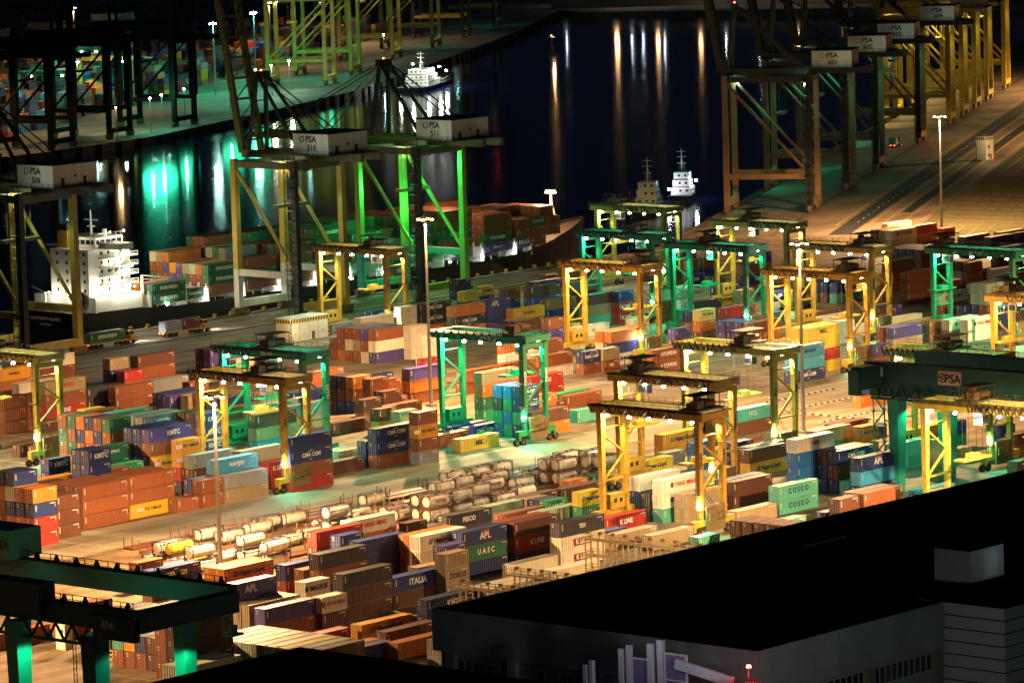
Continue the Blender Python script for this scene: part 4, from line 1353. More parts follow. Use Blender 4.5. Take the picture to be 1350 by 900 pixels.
for (x, y, w) in ((-1.5, -1.5, 1.55), (15, -1.5, 1.8), (-1.5, -52, 1.55), (15, -52, 1.8)):
    b = MB().frus((x, y, 0.1), (w * .62, w * .55), (x, y, 18.3), (w, w * .8)); part(b, 'leg', M_TEA, r)
b = MB()
for i, z in enumerate(range(1, 18, 3)):
    b.bar((-3.6, 0, z), (-3.6, 2.6, z + 3), .25) if i % 2 else b.bar((-3.6, 2.6, z), (-3.6, 0, z + 3), .25)
    b.box(-4.2, -2.8, -.3, 3, z, z + .12)
for y in (0, 2.6): b.bar((-3.6, y, 0), (-3.6, y, 18.3), .2)
part(b, 'stair_tower', M_TEA, r)
for q in ((-.2, 1.6, 18.0), (14, -4, 18), (-.2, -20, 18)): bulb(r, q, B_TEAL, .9)
lamp('flood', (1.5, -4.5, 16.6), 2200, TEAL, .4, r); lamp('flood', (10.5, -4.5, 16), 1600, TEAL, .4, r)

r = empty('bridge_crane', (430, 452, -1.0)); tag(r, 'dark teal bridge crane numbered 404 in the bottom left corner', 'bridge crane')
LANDMARKS.append(('the 404 crane', 160, 780))
for x, y0 in ((22.3, 4.6), (0, 1)):
    b = MB().box(x - .9, x + .9, y0, 70, 22.0, 25.0); b.box(x - 1.1, x + 1.1, y0, 70, 25.0, 25.12)
    g = part(b, 'girder', M_DKG if x == 0 else M_DKG, r)
    b = MB(); yy = y0 + .2
    while yy < 70: b.bar((x - .9, yy, 25), (x - .9, yy, 26.5), .1); yy += 2.5
    for z in (25.8, 26.5): b.bar((x - .9, y0, z), (x - .9, 70, z), .09)
    for i in range(12):
        y = y0 + 2.2 + i * 4.4; b.frus((x, y, 25.1), (.35, .5), (x, y, 26.3), (.1, .15))
    part(b, 'handrail', M_CABLE, g)
b = MB()
for y in [11 + 3.4 * i for i in range(12)]: b.bar((-.6, y, 22), (-.6, y + 1.7, 19.6), .3); b.bar((-.6, y + 3.4, 22), (-.6, y + 1.7, 19.6), .3)
b.bar((-.6, 10, 19.5), (-.6, 60, 19.5), .4, .4); part(b, 'truss_lacing', M_DKG, r)
b = MB().box(1.0, 21.3, 2.2, 4.5, 21.6, 24.6); part(b, 'end_beam', M_DKG, r)
b = MB().box(-1.2, -.0, 1, 9.5, 20.8, 24.2); part(b, 'end_truck', M_DKG, r)
lettering('404', LET['white'], 1.7, (-1.24, 6.4, 22.8), r, rot=(PI / 2, 0, -PI / 2))
b = MB().box(-1.6, 1.6, 20, 42, 22.6, 27.5); part(b, 'hoist_house', M_DKG, r)
b = MB().box(19.5, 26, 49.3, 58, 25.2, 29.6); hs = part(b, 'machinery_house', M_TEA, r)
lettering('PSA', LET['black'], 1.9, (19.45, 51.2, 27.3), hs, rot=(PI / 2, 0, -PI / 2))
for q, w in (((13.2, 5.5), 1.35), ((-.5, 26.0), 1.5)):
    b = MB().frus((q[0], q[1], 0), (w * .62, w * .6), (q[0], q[1], 21.6), (w, w * .85)); part(b, 'leg', M_TEA, r)
b = MB().frus((.8, 11.2, 0), (1.1, 1.1), (.8, 11.2, 20.8), (1.5, 1.5)); part(b, 'leg', M_DKG, r)
b = MB()
for s in (-.3, .3): b.bar((-1.2, 13.4 + s, 0), (-1.2, 13.4 + s, 20), .1)
for i in range(22): b.bar((-1.2, 13.1, .6 + i * .9), (-1.2, 13.7, .6 + i * .9), .07)
for s in (-.5, .5): b.bar((-1.0 + s, 9.4, 4), (-1 + s, 3.6, 12.2), .25)
for i in range(9): b.bar((-1.5, 9.4 - .65 * i, 4 + .92 * i), (-.5, 9.4 - .65 * i, 4 + .92 * i), .2, .06)
b.box(-2, .4, 8.6, 11, 3.9, 4.05); b.box(-2, .4, 2.4, 4, 12.1, 12.25)
part(b, 'stair', M_TEA, r)
b = MB().box(20.6, 23.0, 3.2, 5.4, 17.9, 18.2)
for q in ((20.8, 3.4), (22.8, 3.4), (20.8, 5.2), (22.8, 5.2)): b.bar((q[0], q[1], 18), (q[0], q[1], 22.5), .1)
b.box(21.3, 22.3, 3.8, 4.8, 18.2, 19.4); part(b, 'service_cradle', M_TEA, r)
lamp('flood', (5, 6.5, 19), 2600, TEAL, .5, r); lamp('flood', (-.8, 21.0, 19), 2600, TEAL, .5, r); lamp('flood', (10.5, 2.2, 18), 1500, TEAL, .4, r); lamp('girder_light', (12, 24, 21), 700, TEAL, .5, r)
lamp('flood', (16, 44, 27), 350, TEAL, .4, r)

# ---------------------------------------------------------------- ship-to-shore quay cranes


def sts(X, Y, rz, label, group, num=None, boom='down', paint=M_STY, up=M_STG, dark=M_STD, H=42.0, gauge=22.0, wid=18.0, lit=0, lcol=TEAL, hlp=0, low=M_WHT, full=True, bz=rad(80), house=True, fat=1.0):
    r = empty('quay_crane', (X, Y, 0), rz); tag(r, label, 'quay crane', group)
    if full: LANDMARKS.append((label, *pix(X, Y, 30)))
    for y, p in ((0, dark if full else paint), (gauge, paint)):
        for x in (0, wid):
            pp = paint if (x == wid and y == 0) and full else p
            b = MB().frus((x, y, 12.5), (.85 * fat, .9 * fat), (x, y, H), (.75 * fat, .8 * fat)); part(b, 'leg', pp, r)
            b = MB().box(x - .88, x + .88, y - .92, y + .92, 2.2, 12.5); part(b, 'leg_foot', low if p != dark else pp, r)
            b = MB().box(x - 2.6, x + 2.6, y - .6, y + .6, .7, 2.2)
            for q in (-2, -.7, .7, 2): b.cyl((x + q, y - .4, .45), (x + q, y + .4, .45), .45, n=8)
            part(b, 'bogie', M_MACH, r)
        b = MB().box(.9, wid - .9, y - .8, y + .8, 2.3, 4.2); part(b, 'sill_beam', low if y else paint, r)
        b = MB().box(.8, wid - .8, y - .7, y + .7, H - 2.4 - (fat - 1) * 4, H - .6); part(b, 'portal_beam', up, r)
    for x in (0, wid):
        b = MB().box(x - .7, x + .7, .95, gauge - .95, 10.8, 12.5); part(b, 'side_beam', low, r)
        b = MB().box(x - .75, x + .75, .85, gauge - .85, H - 2.2, H - .5); part(b, 'top_side_beam', up, r)
        b = MB().cyl((x, gauge - .9, H - 3), (x, .9, 13), .5, n=8); part(b, 'brace', paint, r)
    if full:
        b = MB()
        for yy in (-1.9, 1.9):
            for xx in (-2.6, -1.0): b.bar((xx, yy * .6, .5), (xx, yy * .6, H + 2), .14)
        z = 1; i = 0
        while z < H - 2:
            b.bar((-2.6, -1.1, z), (-1.0, -1.1, z + 2.8), .1) if i % 2 else b.bar((-1.0, 1.1, z), (-2.6, 1.1, z + 2.8), .1)
            b.box(-2.8, -.95, -1.3, 1.3, z, z + .1); z += 2.8; i += 1
        part(b, 'stair_tower', dark, r)
    # main girder, boom, A-frame
    xs = (wid * .5 - 3.6, wid * .5 + 3.6); hy = gauge + 2.0
    for x in xs:
        b = MB().box(x - .7 * fat, x + .7 * fat, -20 if full else -14, hy - .2, H + .1, H + 2.1 + (fat - 1) * 4); part(b, 'girder', up, r)
    for y in (-12, 0, 10, gauge): part(MB().box(xs[0] + .7, xs[1] - .7, y - .3, y + .3, H + .4, H + 1.4), 'girder_tie', dark, r)
    be = empty('boom_hinge', (0, hy, H + 1.1)); be.parent = r
    be.rotation_euler = (bz if boom == 'up' else 0, 0, 0)
    BL = 44.0
    b = MB()
    for x in xs: b.box(x - .55, x + .55, .1, BL, -.9, .9)
    for i in range(8): b.box(xs[0] + .55, xs[1] - .55, 3 + i * 5.6, 3.5 + i * 5.6, -.6, .4)
    for i in range(8):
        y0 = 3.2 + i * 5.6; b.bar((xs[0], y0, .9), (xs[1], y0 + 5.4, .9), .25)
    bm_ = b.build('boom', up, be)
    # flatten hierarchy: bake hinge rotation into the boom part
    bm_.parent = r; bm_.matrix_local = Matrix.Translation((0, hy, H + 1.1)) @ Matrix.Rotation(be.rotation_euler[0], 4, 'X')
    bpy.data.objects.remove(be)
    ap = (gauge - 2.5, H + 22)
    b = MB()
    for x in xs:
        b.bar((x, gauge, H), (wid * .5 + (x - wid * .5) * .45, ap[0], ap[1]), .9)
        b.bar((x, 2, H + 1), (wid * .5 + (x - wid * .5) * .45, ap[0], ap[1]), .7)
    b.box(wid * .5 - 2.6, wid * .5 + 2.6, ap[0] - .7, ap[0] + .7, ap[1] - 1, ap[1] + .8)
    for t in (.35, .68):
        w = 3.6 * (1 - .55 * t); b.bar((wid * .5 - w, gauge - 2.5 * t, H + 22 * t), (wid * .5 + w, gauge - 2.5 * t, H + 22 * t), .35)
    part(b, 'a_frame', dark, r)
    b = MB()
    for x in (wid * .5 - 1.6, wid * .5 + 1.6):
        b.bar((x, ap[0], ap[1]), (x, -16 if full else -12, H + 1.8), .28)
        if boom == 'down':
            b.bar((x, ap[0], ap[1]), (x, hy + 19, H + 2), .24); b.bar((x, ap[0], ap[1]), (x, hy + 40, H + 2), .24)
    part(b, 'stay_cable', dark, r)
    for x in (wid * .5,): bulb(r, (x, ap[0], ap[1] + 1.1), B_RED, .9)
    if house:
        b = MB().box(-1.5, 13.3, -14.5, -1.6, H + 2.3, H + 7.6); b.mat(1).box(-1.9, 13.7, -14.9, -1.2, H + 7.6, H + 7.8)
        for i in range(5): b.mat(0).box(-1.56, -1.5, -14.4 + i * 2.6, -14.3 + i * 2.6, H + 2.3, H + 7.6)
        b.mat(1).box(1.0, 2.2, -14.56, -14.5, H + 2.3, H + 4.4); b.box(5.5, 6.3, -14.56, -14.5, H + 4.4, H + 5); b.box(8.5, 9.5, -14.56, -14.5, H + 2.3, H + 4.4)
        hs = b.build('machinery_house', [M_WHT, M_STD], r)
        if num and hlp: lamp('house_fill_light', (-9, -12, H + 5.5), hlp, (.8, 1, .8), .3, r)  # added fill lamp without a fixture, brightens the machinery house
        b = MB().box(-3.4, 15, -16.6, -.4, H + 2.12, H + 2.28)
        for q in range(9): b.bar((-3.3, -16.5 + 2 * q, H + 2.2), (-3.3, -16.5 + 2 * q, H + 3.3), .08)
        b.bar((-3.3, -16.5, H + 3.3), (-3.3, -.5, H + 3.3), .08); part(b, 'house_deck', dark, r)
        if num:
            lettering('PSA', LET['black'], 2.3, (-1.58, -8.2, H + 6.1), hs, rot=(PI / 2, 0, -PI / 2))
            lettering(num, LET['black'], 2.1, (-1.58, -8.4, H + 3.9), hs, rot=(PI / 2, 0, -PI / 2))
            b = MB()
            for i in range(12):
                a = 2 * PI * i / 12; c = 2 * PI * (i + 1) / 12
                b.bar((-1.6, -5.0 + .7 * math.cos(a), H + 6.1 + .8 * math.sin(a)), (-1.6, -5.0 + .7 * math.cos(c), H + 6.1 + .8 * math.sin(c)), .16)
            part(b, 'emblem', LET['black'], hs)
    b = MB().box(wid * .5 - 1.2, wid * .5 + 1.2, 4, 7.4, H - 3.4, H - .6); b.mat(1).box(wid * .5 - 1.24, wid * .5 - 1.2, 4.3, 7.1, H - 2.8, H - 1.4); b.build('operator_cab', [dark, M_GLASS], r)
    b = MB().box(wid * .5 - 4.6, wid * .5 + 4.6, 8, 12.5, H - .5, H + .05); b.box(wid * .5 - 6, wid * .5 + 6, 9, 11.4, H - 13, H - 12.2)
    for x in (-3, 3):
        for y in (9.2, 11.2): b.bar((wid * .5 + x, y, H - 12.4), (wid * .5 + x, y, H), .09)
    part(b, 'trolley', up, r)
    if lit:
        for q in ((1.2, 1.2, H - 3), (wid - 1.2, gauge - 1.5, H - 3)): bulb(r, q, B_TEAL if lcol == TEAL else B_WHITE, 1.6)
        lamp('flood', (wid * .5, gauge * .45, H - 5), lit, lcol, .8, r); lamp('flood', (wid * .5, gauge - 2, 9), lit * .35, lcol, .5, r)
    return r


QG = 'ship-to-shore cranes on the near quay'
sts(742.5, 819, 0, 'yellow quay crane with white house numbered 506 at the left edge', QG, '506', 'down', up=M_STG, lit=3500, lcol=WHT, low=M_STY, hlp=500)
sts(840, 819, 0, 'dark quay crane with white house numbered 510 and raised boom', QG, '510', 'up', lit=3000, lcol=WHT, hlp=450)
sts(888, 819, 0, 'green-lit quay crane with white house numbered 511', QG, '511', 'down', paint=newmat('quay_crane_green_yellow', (0.22, 0.42, 0.06), grime=.5, gscale=.3), lit=3500, lcol=(.12, 1, .32), low=M_TEA, hlp=450)
for q in ((903, 822, 36), (891, 838, 30), (903, 838, 24), (891, 822, 20)): lamp('green_floodlight', q, 3800, (.08, 1, .26), .5)
M_STR = newmat('quay_crane_brown_steel', (0.26, 0.15, 0.07), rough=0.55, grime=0.5, gscale=0.3)
RG = 'ship-to-shore cranes along the right-hand quay'
for i, (s, num) in enumerate(((-17, '601'), (60, '602'), (130, '603'), (241, '604'))):
    v = Vector((1143, 878)) + QD * s
    sts(v.x, v.y, QA, ['nearest brown quay crane on the right-hand quay, house numbered 601', 'second quay crane on the right-hand quay, white house numbered 602',
                       'third quay crane on the right-hand quay, white house numbered 603', 'fourth quay crane on the right-hand quay, house numbered 604 and green light'][i], RG, num, 'up', paint=M_STR, up=M_STD, low=M_STR, gauge=27, wid=16, lit=(2500, 4500, 5500, 5000)[i], lcol=TEAL, H=44, hlp=220)
for i, s in enumerate((330, 372, 414, 456, 520)):
    v = Vector((1143, 878)) + QD * s
    sts(v.x, v.y, QA, 'yellow quay crane lit from below, %s in the dense row at the top right corner' % ('first', 'second', 'third', 'fourth', 'fifth')[i], RG, None, 'up', paint=M_STY, up=M_STY, low=M_STY, gauge=27, wid=16, lit=9000, lcol=(1, .82, .25), full=False, house=i < 2, H=44)
M_BLK = newmat('far_crane_black_steel', (0.006, 0.006, 0.007), rough=.7, spec=.1)  # plain near-black base colour for the far-left cranes
FG = 'dark quay cranes of the far-left terminal'
fa = math.atan2(.31, .95)
for i, (x, y) in enumerate(((1158, 1296), (1215, 1314), (1265, 1333), (1321, 1352))):
    sts(x, y + 26, fa + PI, 'dark quay crane at the far-left terminal, %s of four from the left' % ('first', 'second', 'third', 'last')[i], FG, None, 'up' if i % 2 else 'down', paint=M_BLK, up=M_BLK, low=M_BLK, gauge=26, dark=M_BLK, wid=18, full=False, lit=0, H=40, fat=1.6)
for i, (x, y) in enumerate(((1530, 1470), (1590, 1510), (1690, 1575), (1770, 1620), (1850, 1670), (1935, 1722))):
    sts(x, y + 30, rad(30) + PI, 'yellow quay crane on the far terminal, %s of six going right' % ('first', 'second', 'third', 'fourth', 'fifth', 'last')[i], 'yellow quay cranes of the far terminal', None, 'up', paint=M_STY if i < 4 else M_STD, up=M_STY if i < 4 else M_STD,
        low=M_STY, gauge=28, wid=18, full=False, lit=2600 if i < 4 else 600, lcol=TEAL if i % 2 else (.75, 1, .35), H=42, house=False)
# ================================================================ lamp masts
def mast(X, Y, h, label, power, n=4, col=SOD, inv=False):
    r = empty('lamp_mast', (X, Y, 0)); tag(r, label, 'lamp mast', 'high-mast floodlights')
    b = MB().cyl((0, 0, 0), (0, 0, h), .48, .2, 10); b.box(-.9, .9, -.9, .9, 0, .5); part(b, 'pole', M_MAST, r)
    b = MB()
    for i in range(8):
        a = 2 * PI * i / 8; b.bar((1.5 * math.cos(a), 1.5 * math.sin(a), h - .2), (1.5 * math.cos(a + PI / 4), 1.5 * math.sin(a + PI / 4), h - .2), .16)
        if i % 2 == 0: b.bar((0, 0, h - .2), (1.5 * math.cos(a), 1.5 * math.sin(a), h - .2), .12)
    part(b, 'head_ring', M_MAST, r)
    for i in range(n):
        a = 2 * PI * i / n + .4; bulb(r, (1.6 * math.cos(a), 1.6 * math.sin(a), h - .6), B_SOD, 1.7)
        b = MB().box(1.6 * math.cos(a) - .35, 1.6 * math.cos(a) + .35, 1.6 * math.sin(a) - .35, 1.6 * math.sin(a) + .35, h - .42, h - .15); part(b, 'lamp_housing', M_DARK, r)
    lamp('sodium', (0, 0, h - 1.6), power, col, 1.0, r)
    if not inv: LANDMARKS.append((label, *pix(X, Y, h * .5)))
    return r


P = MASTP
mast(553, 561, 33, 'tall lamp mast on the left, standing by the tank containers', P * .8)
mast(735, 676, 43, 'tall lamp mast left of the middle, in front of the blue-brown stacks', P * .8)
mast(744, 577, 41, 'tall lamp mast right of the middle, behind the lime-yellow crane', P * .8)
mast(1097, 796, 35.5, 'tall lamp mast on the right beside the grass fields', P * .9)
mast(640, 436, 36, 'lamp mast out of sight behind the warehouse', P * 1.0, inv=True)
mast(450, 560, 36, 'lamp mast beyond the left edge of the picture', P * .8, inv=True)
mast(905, 560, 36, 'lamp mast beyond the right edge of the picture', P, inv=True)
mast(560, 700, 36, 'lamp mast beyond the left edge, by the quay road', P * 1.0, inv=True)
mast(1420, 880, 34, 'lamp mast beyond the right edge, in the far grass field', P * 3.0, inv=True)
mast(1640, 1040, 34, 'lamp mast beyond the right edge, by the asphalt road', P * 3.6, inv=True)

# ================================================================ tank containers
TF = {}
for kind, mt in (('r', M_TFR), ('d', M_TFD)):
    b = MB(); L_, W_, H_ = 6.06, 2.44, 2.55; t = .14
    for x in (0, L_ - t):
        for y in (0, W_ - t): b.box(x, x + t, y, y + t, 0, H_)
        b.box(x, x + t, t, W_ - t, 0, t); b.box(x, x + t, t, W_ - t, H_ - t, H_)
        xx = x + t / 2
        for y, z in ((t, t), (W_ - t, t)):
            s = 1 if y < 1 else -1
            b.bar((xx, y, .75), (xx, y + s * .6, .1), .1); b.bar((xx, y, H_ - .75), (xx, y + s * .6, H_ - .1), .1)
    for y in (0, W_ - t): b.box(t, L_ - t, y, y + t, 0, t)
    b.box(t, L_ - t, .02, .12, H_ - t, H_ - .02); b.box(t, L_ - t, W_ - .12, W_ - .02, H_ - t, H_ - .02)
    b.box(t, L_ - t, W_ * .5 - .25, W_ * .5 + .25, H_ - .1, H_ - .05)
    TF[kind] = b.mesh('frame', [mt])
b = MB(); n = 18; prof = [(.10, .35), (.16, .8), (.32, 1.03), (.55, 1.12), (5.5, 1.12), (5.74, 1.03), (5.9, .8), (5.96, .35)]
v = []; f = []
for x, r_ in prof:
    for i in range(n):
        a = 2 * PI * i / n; v.append((x, 1.22 + r_ * math.cos(a), 1.27 + r_ * math.sin(a)))
for k in range(len(prof) - 1):
    for i in range(n): f.append((k * n + i, (k + 1) * n + i, (k + 1) * n + (i + 1) % n, k * n + (i + 1) % n))
f.append(tuple(range(n))); f.append(tuple(range((len(prof) - 1) * n + n - 1, (len(prof) - 1) * n - 1, -1)))
b.add(v, f)
TV = {'w': b.mesh('vessel', [M_TANK], True), 'y': b.mesh('vessel', [M_TANKY], True)}
TB = MB().cyl((0, 1.22, 1.27), (.08, 1.22, 1.27), 1.145, n=18, cap=False).mesh('band', [M_TFR])
TM = MB().cyl((0, 1.22, 2.3), (0, 1.22, 2.62), .32, n=8).mesh('manhole', [M_TFD])
for ln in TANKS.strip().split('\n'):
    X, Y, n_, tc_, fc, txt = ln.split(','); X = float(X); Y = float(Y)
    for k in range(int(n_)):
        top = k == int(n_) - 1
        o = link('tank_container', TF[fc], None, (X, Y, k * 2.62 + .02))
        q = link('vessel', TV['w' if not top else tc_], o)
        for bx in (1.5, 4.5): link('band', TB, o, (bx, 0, 0))
        if top: link('manhole', TM, o, (3.0, 0, 0))
        if txt and top: lettering(txt, LET['maroon'], .85, (3.2, .06, 1.32), o, bold=.04)
        PLACED.append([o, 'cream' if (not top or tc_ == 'w') else 'yellow', 0, txt if top else '', (0 if top else 1, int(n_), None, None), (X + 3, Y, k * 2.62 + 1.3), 'tank'])

# empty flat racks lying between the tanks
FR = MB()
FR.box(0, 12.19, 0, .2, .15, .5).box(0, 12.19, 2.24, 2.44, .15, .5).box(0, 12.19, .2, 2.24, .3, .42)
for x in (0, 4, 8, 11.99): FR.box(x, x + .2, .2, 2.24, .15, .3)
for y in (0, 2.3): FR.box(0, .14, y, y + .14, .5, 2.4); FR.box(12.05, 12.19, y, y + .14, .5, 2.4)
FRM = [FR.mesh('flat_rack', [CM[k]]) for k in 'brls']
for i, (X, Y) in enumerate(FLATS):
    o = link('flat_rack', FRM[i % 4], None, (X, Y, .02))
    PLACED.append([o, ('dark brown', 'rust brown', 'tan', 'grey')[i % 4], 0, '', (1, 1, None, None), (X + 6, Y, .4), 'flat'])

# ================================================================ the container ship
sh = empty('container_ship', (790, 861, 0))
tag(sh, 'long black container ship at the near quay with a floodlit white superstructure at its stern', 'container ship')
M_HULL = newmat('black_hull_paint', (0.012, 0.013, 0.018), rough=0.45, grime=0.4, gscale=0.15, gcol=(0.06, 0.025, 0.02))
M_HULLR = newmat('hull_brown_upper', (0.06, 0.03, 0.03), rough=0.5, grime=0.4)
M_SUP = newmat('ship_white_paint', (0.80, 0.79, 0.72), rough=0.45, grime=0.25, gscale=0.4, gcol=(0.5, 0.42, 0.3), stretch=(1, 1, .2))
M_DECK = newmat('ship_deck', (0.035, 0.018, 0.014), rough=0.7)
st = [(0, 11.0, 9.5, 5.2), (8, 12.4, 11.8, 5.2), (20, 12.6, 12.3, 5.0), (30, 12.6, 12.5, 4.0), (160, 12.6, 12.4, 3.6), (176, 12.2, 10.5, 4.4), (190, 10.2, 7.2, 6.4), (203, 6.6, 3.2, 8.6), (212, 2.6, .8, 10.0), (216, .3, .1, 10.6)]
v = []; f = []
for x, wd, ww, zd in st: v += [(x, -wd, zd), (x + (0 if x < 170 else -(x - 170) * .1), -ww, -4.2), (x + (0 if x < 170 else -(x - 170) * .1), ww, -4.2), (x, wd, zd)]
for i in range(len(st) - 1):
    a = i * 4; c = a + 4
    f += [(a, a + 1, c + 1, c), (a + 3, c + 3, c + 2, a + 2)]
f.append((0, 3, 2, 1))
b = MB().add(v, f); hull = part(b, 'hull', M_HULL, sh)
v = []; f = []
for x, wd, ww, zd in st: v += [(x, -wd + .3, zd - (.9 if x > 25 else 0.3)), (x, wd - .3, zd - (.9 if x > 25 else .3))]
b = MB().add(v, [(2 * i, 2 * i + 2, 2 * i + 3, 2 * i + 1) for i in range(len(st) - 1)]); part(b, 'deck', M_DECK, sh)
lettering('NORTHERN VALENCE', LET['white'], 1.15, (-.05, 2.0, 3.4), hull, rot=(PI / 2, 0, -PI / 2)); lettering('MONROVIA', LET['white'], .8, (-.05, 2.0, 1.9), hull, rot=(PI / 2, 0, -PI / 2))
lettering('EVERGREEN', LET['white'], .01, (80, -12.7, 1), hull) if False else None
# hatch coamings and lashing bridges under the stacks
b = MB()
for x in (25.2, 38.4, 46.6, 60.4, 74.4, 88.4, 102.4, 116.6, 123.6, 140.4, 157.4, 171.8, 178.6):
    b = MB().box(x, x + .5, -11.6, 11.8, 3.2, 7.5)
    for y in range(-11, 12, 3): b.box(x - .15, x + .65, y - .15, y + .15, 3, 8.6)
    part(b, 'lashing_bridge', M_SUP, sh)
b = MB()
for i in range(48):
    x = 27 + i * 3.6
    if x < 200: b.bar((x, -12.3 if x < 176 else -12.3 + (x - 176) * .22, 3.6 if x < 165 else 3.6 + (x - 165) * .12), (x, -12.3 if x < 176 else -12.3 + (x - 176) * .22, 5.0 if x < 165 else 5.0 + (x - 165) * .12), .12)
b.bar((27, -12.3, 4.9), (170, -12.3, 4.9), .1); part(b, 'railing', M_SUP, sh)
# superstructure
su = MB().box(5, 22, -12, -8.6, 5.0, 9.0).box(5, 22, -8.6, 11.4, 5.0, 9.2).build('deckhouse', M_SUP, sh)
b = MB().box(5, 20, -9.8, 4.6, 9.2, 21.4)
for z in (11.6, 14, 16.4, 18.8):
    b.box(8.5, 21.4, -11.6, -9.8, z, z + .15)
b.mat(1)
for z in (10.2, 12.6, 15, 17.4, 19.8):
    for y in (-8.6, -2.0, 1.6): b.box(4.96, 5.0, y, y + .7, z, z + .9)
    for x in (9.5, 12, 16.5): b.box(x, x + .7, -9.84, -9.8, z, z + .9)
tw = b.build('accommodation_block', [M_SUP, M_GLASS], sh)
b = MB()
for z in (11.75, 14.15, 16.55, 18.95):
    for x in (8.6, 11, 13.5, 16, 18.5, 21.3): b.bar((x, -11.55, z), (x, -11.55, z + 1.0), .07)
    b.bar((8.6, -11.55, z + 1.0), (21.3, -11.55, z + 1.0), .08); b.bar((8.6, -11.55, z + .5), (21.3, -11.55, z + .5), .05)
for i, z in enumerate((9.2, 11.6, 14, 16.4)): b.bar((18.5 if i % 2 else 12.5, -10.9, z), (12.5 if i % 2 else 18.5, -10.9, z + 2.5), .5, .12)
part(b, 'balcony_rail_and_stair', M_SUP, tw)
b = MB().box(9, 19, -8.5, 6, 21.4, 24.2); b.box(10.5, 15.5, -16.2, -8.5, 21.3, 21.6); b.box(10.5, 10.7, -16.2, -8.5, 21.6, 22.9); b.box(15.3, 15.5, -16.2, -8.5, 21.6, 22.9); b.box(10.5, 15.5, -16.2, -16.0, 21.6, 22.9)
b.box(10.5, 15.5, 6, 12, 21.3, 21.6)
b.bar((13, -14.5, 21.3), (13, -9.6, 14.5), .35); b.bar((15, -14.5, 21.3), (15, -9.6, 14.5), .35)
b.mat(1).box(8.95, 9.0, -8, 5.5, 22.4, 23.6); b.box(9.5, 18.5, -8.55, -8.5, 22.4, 23.6)
for y in range(-7, 6, 2): b.mat(0).box(8.9, 8.96, y, y + .25, 22.3, 23.7)
for x in (10.5, 12.5, 14.5, 16.5): b.box(x, x + .25, -8.6, -8.54, 22.3, 23.7)
br = b.build('bridge', [M_SUP, M_GLASS], sh)
b = MB().box(7.5, 11, .5, 4.2, 21.4, 27.5); b.mat(1).box(7.4, 11.1, .4, 4.3, 26.0, 27.6); b.build('funnel', [M_YEL, M_HULL], sh)
b = MB().cyl((13, -3, 24.2), (13, -3, 31), .35, .15, 8); b.bar((13, -5.5, 28.5), (13, -.5, 28.5), .2); b.bar((13, -4.2, 26.8), (13, -1.8, 26.8), .5, .3); b.cyl((15, -6, 24.2), (15, -6, 26), .6, n=8)
for q in range(6): b.bar((9.5 + q * 1.8, -8.4, 24.2), (9.5 + q * 1.8, -8.4, 25.2), .07)
b.bar((9.5, -8.4, 25.2), (18.5, -8.4, 25.2), .07); part(b, 'mast', M_SUP, sh)
b = MB().cyl((6.2, -6.0, 8.2), (7.0, -6.0, 8.2), 2.0, n=16); b.mat(1).cyl((6.1, -6.0, 8.2), (6.2, -6.0, 8.2), 1.2, n=12); b.build('mooring_winch', [M_HULL, M_MACH], sh, (-1.9, 0, 0))
b = MB().box(1.2, 3.6, 3, 10, 5.2, 7.2).box(1.5, 3, -2, 2, 5.2, 6.8).cyl((2, 4, 7.2), (2, 4, 10), .3, n=8); b.bar((2, 4, 10), (2, 9, 11.5), .3)
for i in range(10): b.bar((.3, -10.5 + i * 2.2, 5.2), (.3, -10.5 + i * 2.2, 6.3), .1)
b.bar((.3, -10.5, 6.3), (.3, 10, 6.3), .1); part(b, 'stern_gear', M_SUP, sh)
b = MB().cyl((24, -10, 4), (24, -10, 13), .5, .4, 8); b.bar((24, -10, 13), (33, -11.5, 11.5), .35); b.bar((24, -10, 12), (32, -11.4, 11.2), .2); part(b, 'provision_crane', M_SUP, sh)
b = MB().cyl((206, 4, 9.6), (206, 4, 18), .45, .3, 8); b.bar((206, 2.2, 9.8), (206, 4, 16), .25); b.bar((206, 5.8, 9.8), (206, 4, 16), .25); b.bar((206, 2.8, 18), (206, 5.2, 18), .3); part(b, 'foremast', M_SUP, sh)
for y in (3.0, 5.0): bulb(sh, (205.8, y, 18.6), B_SOD, 3.6)
lamp('mast_flood', (201, 3, 21), 34000, SOD, .6, sh)
for x, y, z, p_ in ((7, -12.6, 10.5, 1500), (13, -13.2, 10.5, 2200), (19, -13.2, 10.5, 2200), (14, -12.5, 13.4, 1500), (19, -12.5, 15.8, 1500), (14, -12.5, 18.2, 1500), (19, -12.5, 20.6, 1300), (12, -12, 25.4, 1500), (17, -12, 25.4, 1200), (2.6, -4, 9.5, 1100), (2.6, 3, 9.8, 1100), (6, -3.5, 25, 500)):
    lamp('deck_light', (x, y, z), p_ * .5, (1.0, .93, .72), .3, sh)
    bulb(sh, (x, y + .9 if y < -10 else y, z + .25), B_WARM, .7)
for x in range(28, 196, 14):
    lamp('deck_light', (x + 3, -12.0 if x < 176 else -10, 4.4 if x < 176 else 7.2), 150, (.95, 1, .85), .2, sh); bulb(sh, (x + 3, -12.0 if x < 176 else -9.2, 4.7 if x < 176 else 7.6), B_WHITE, 1.3)
lamp('deck_flood', (150, -4, 27), 9000, (1.0, .6, .3), .6, sh)
lamp('deck_flood', (25, 1, 19), 15000, (1.0, .74, .36), .6, sh)

# ================================================================ small vessels


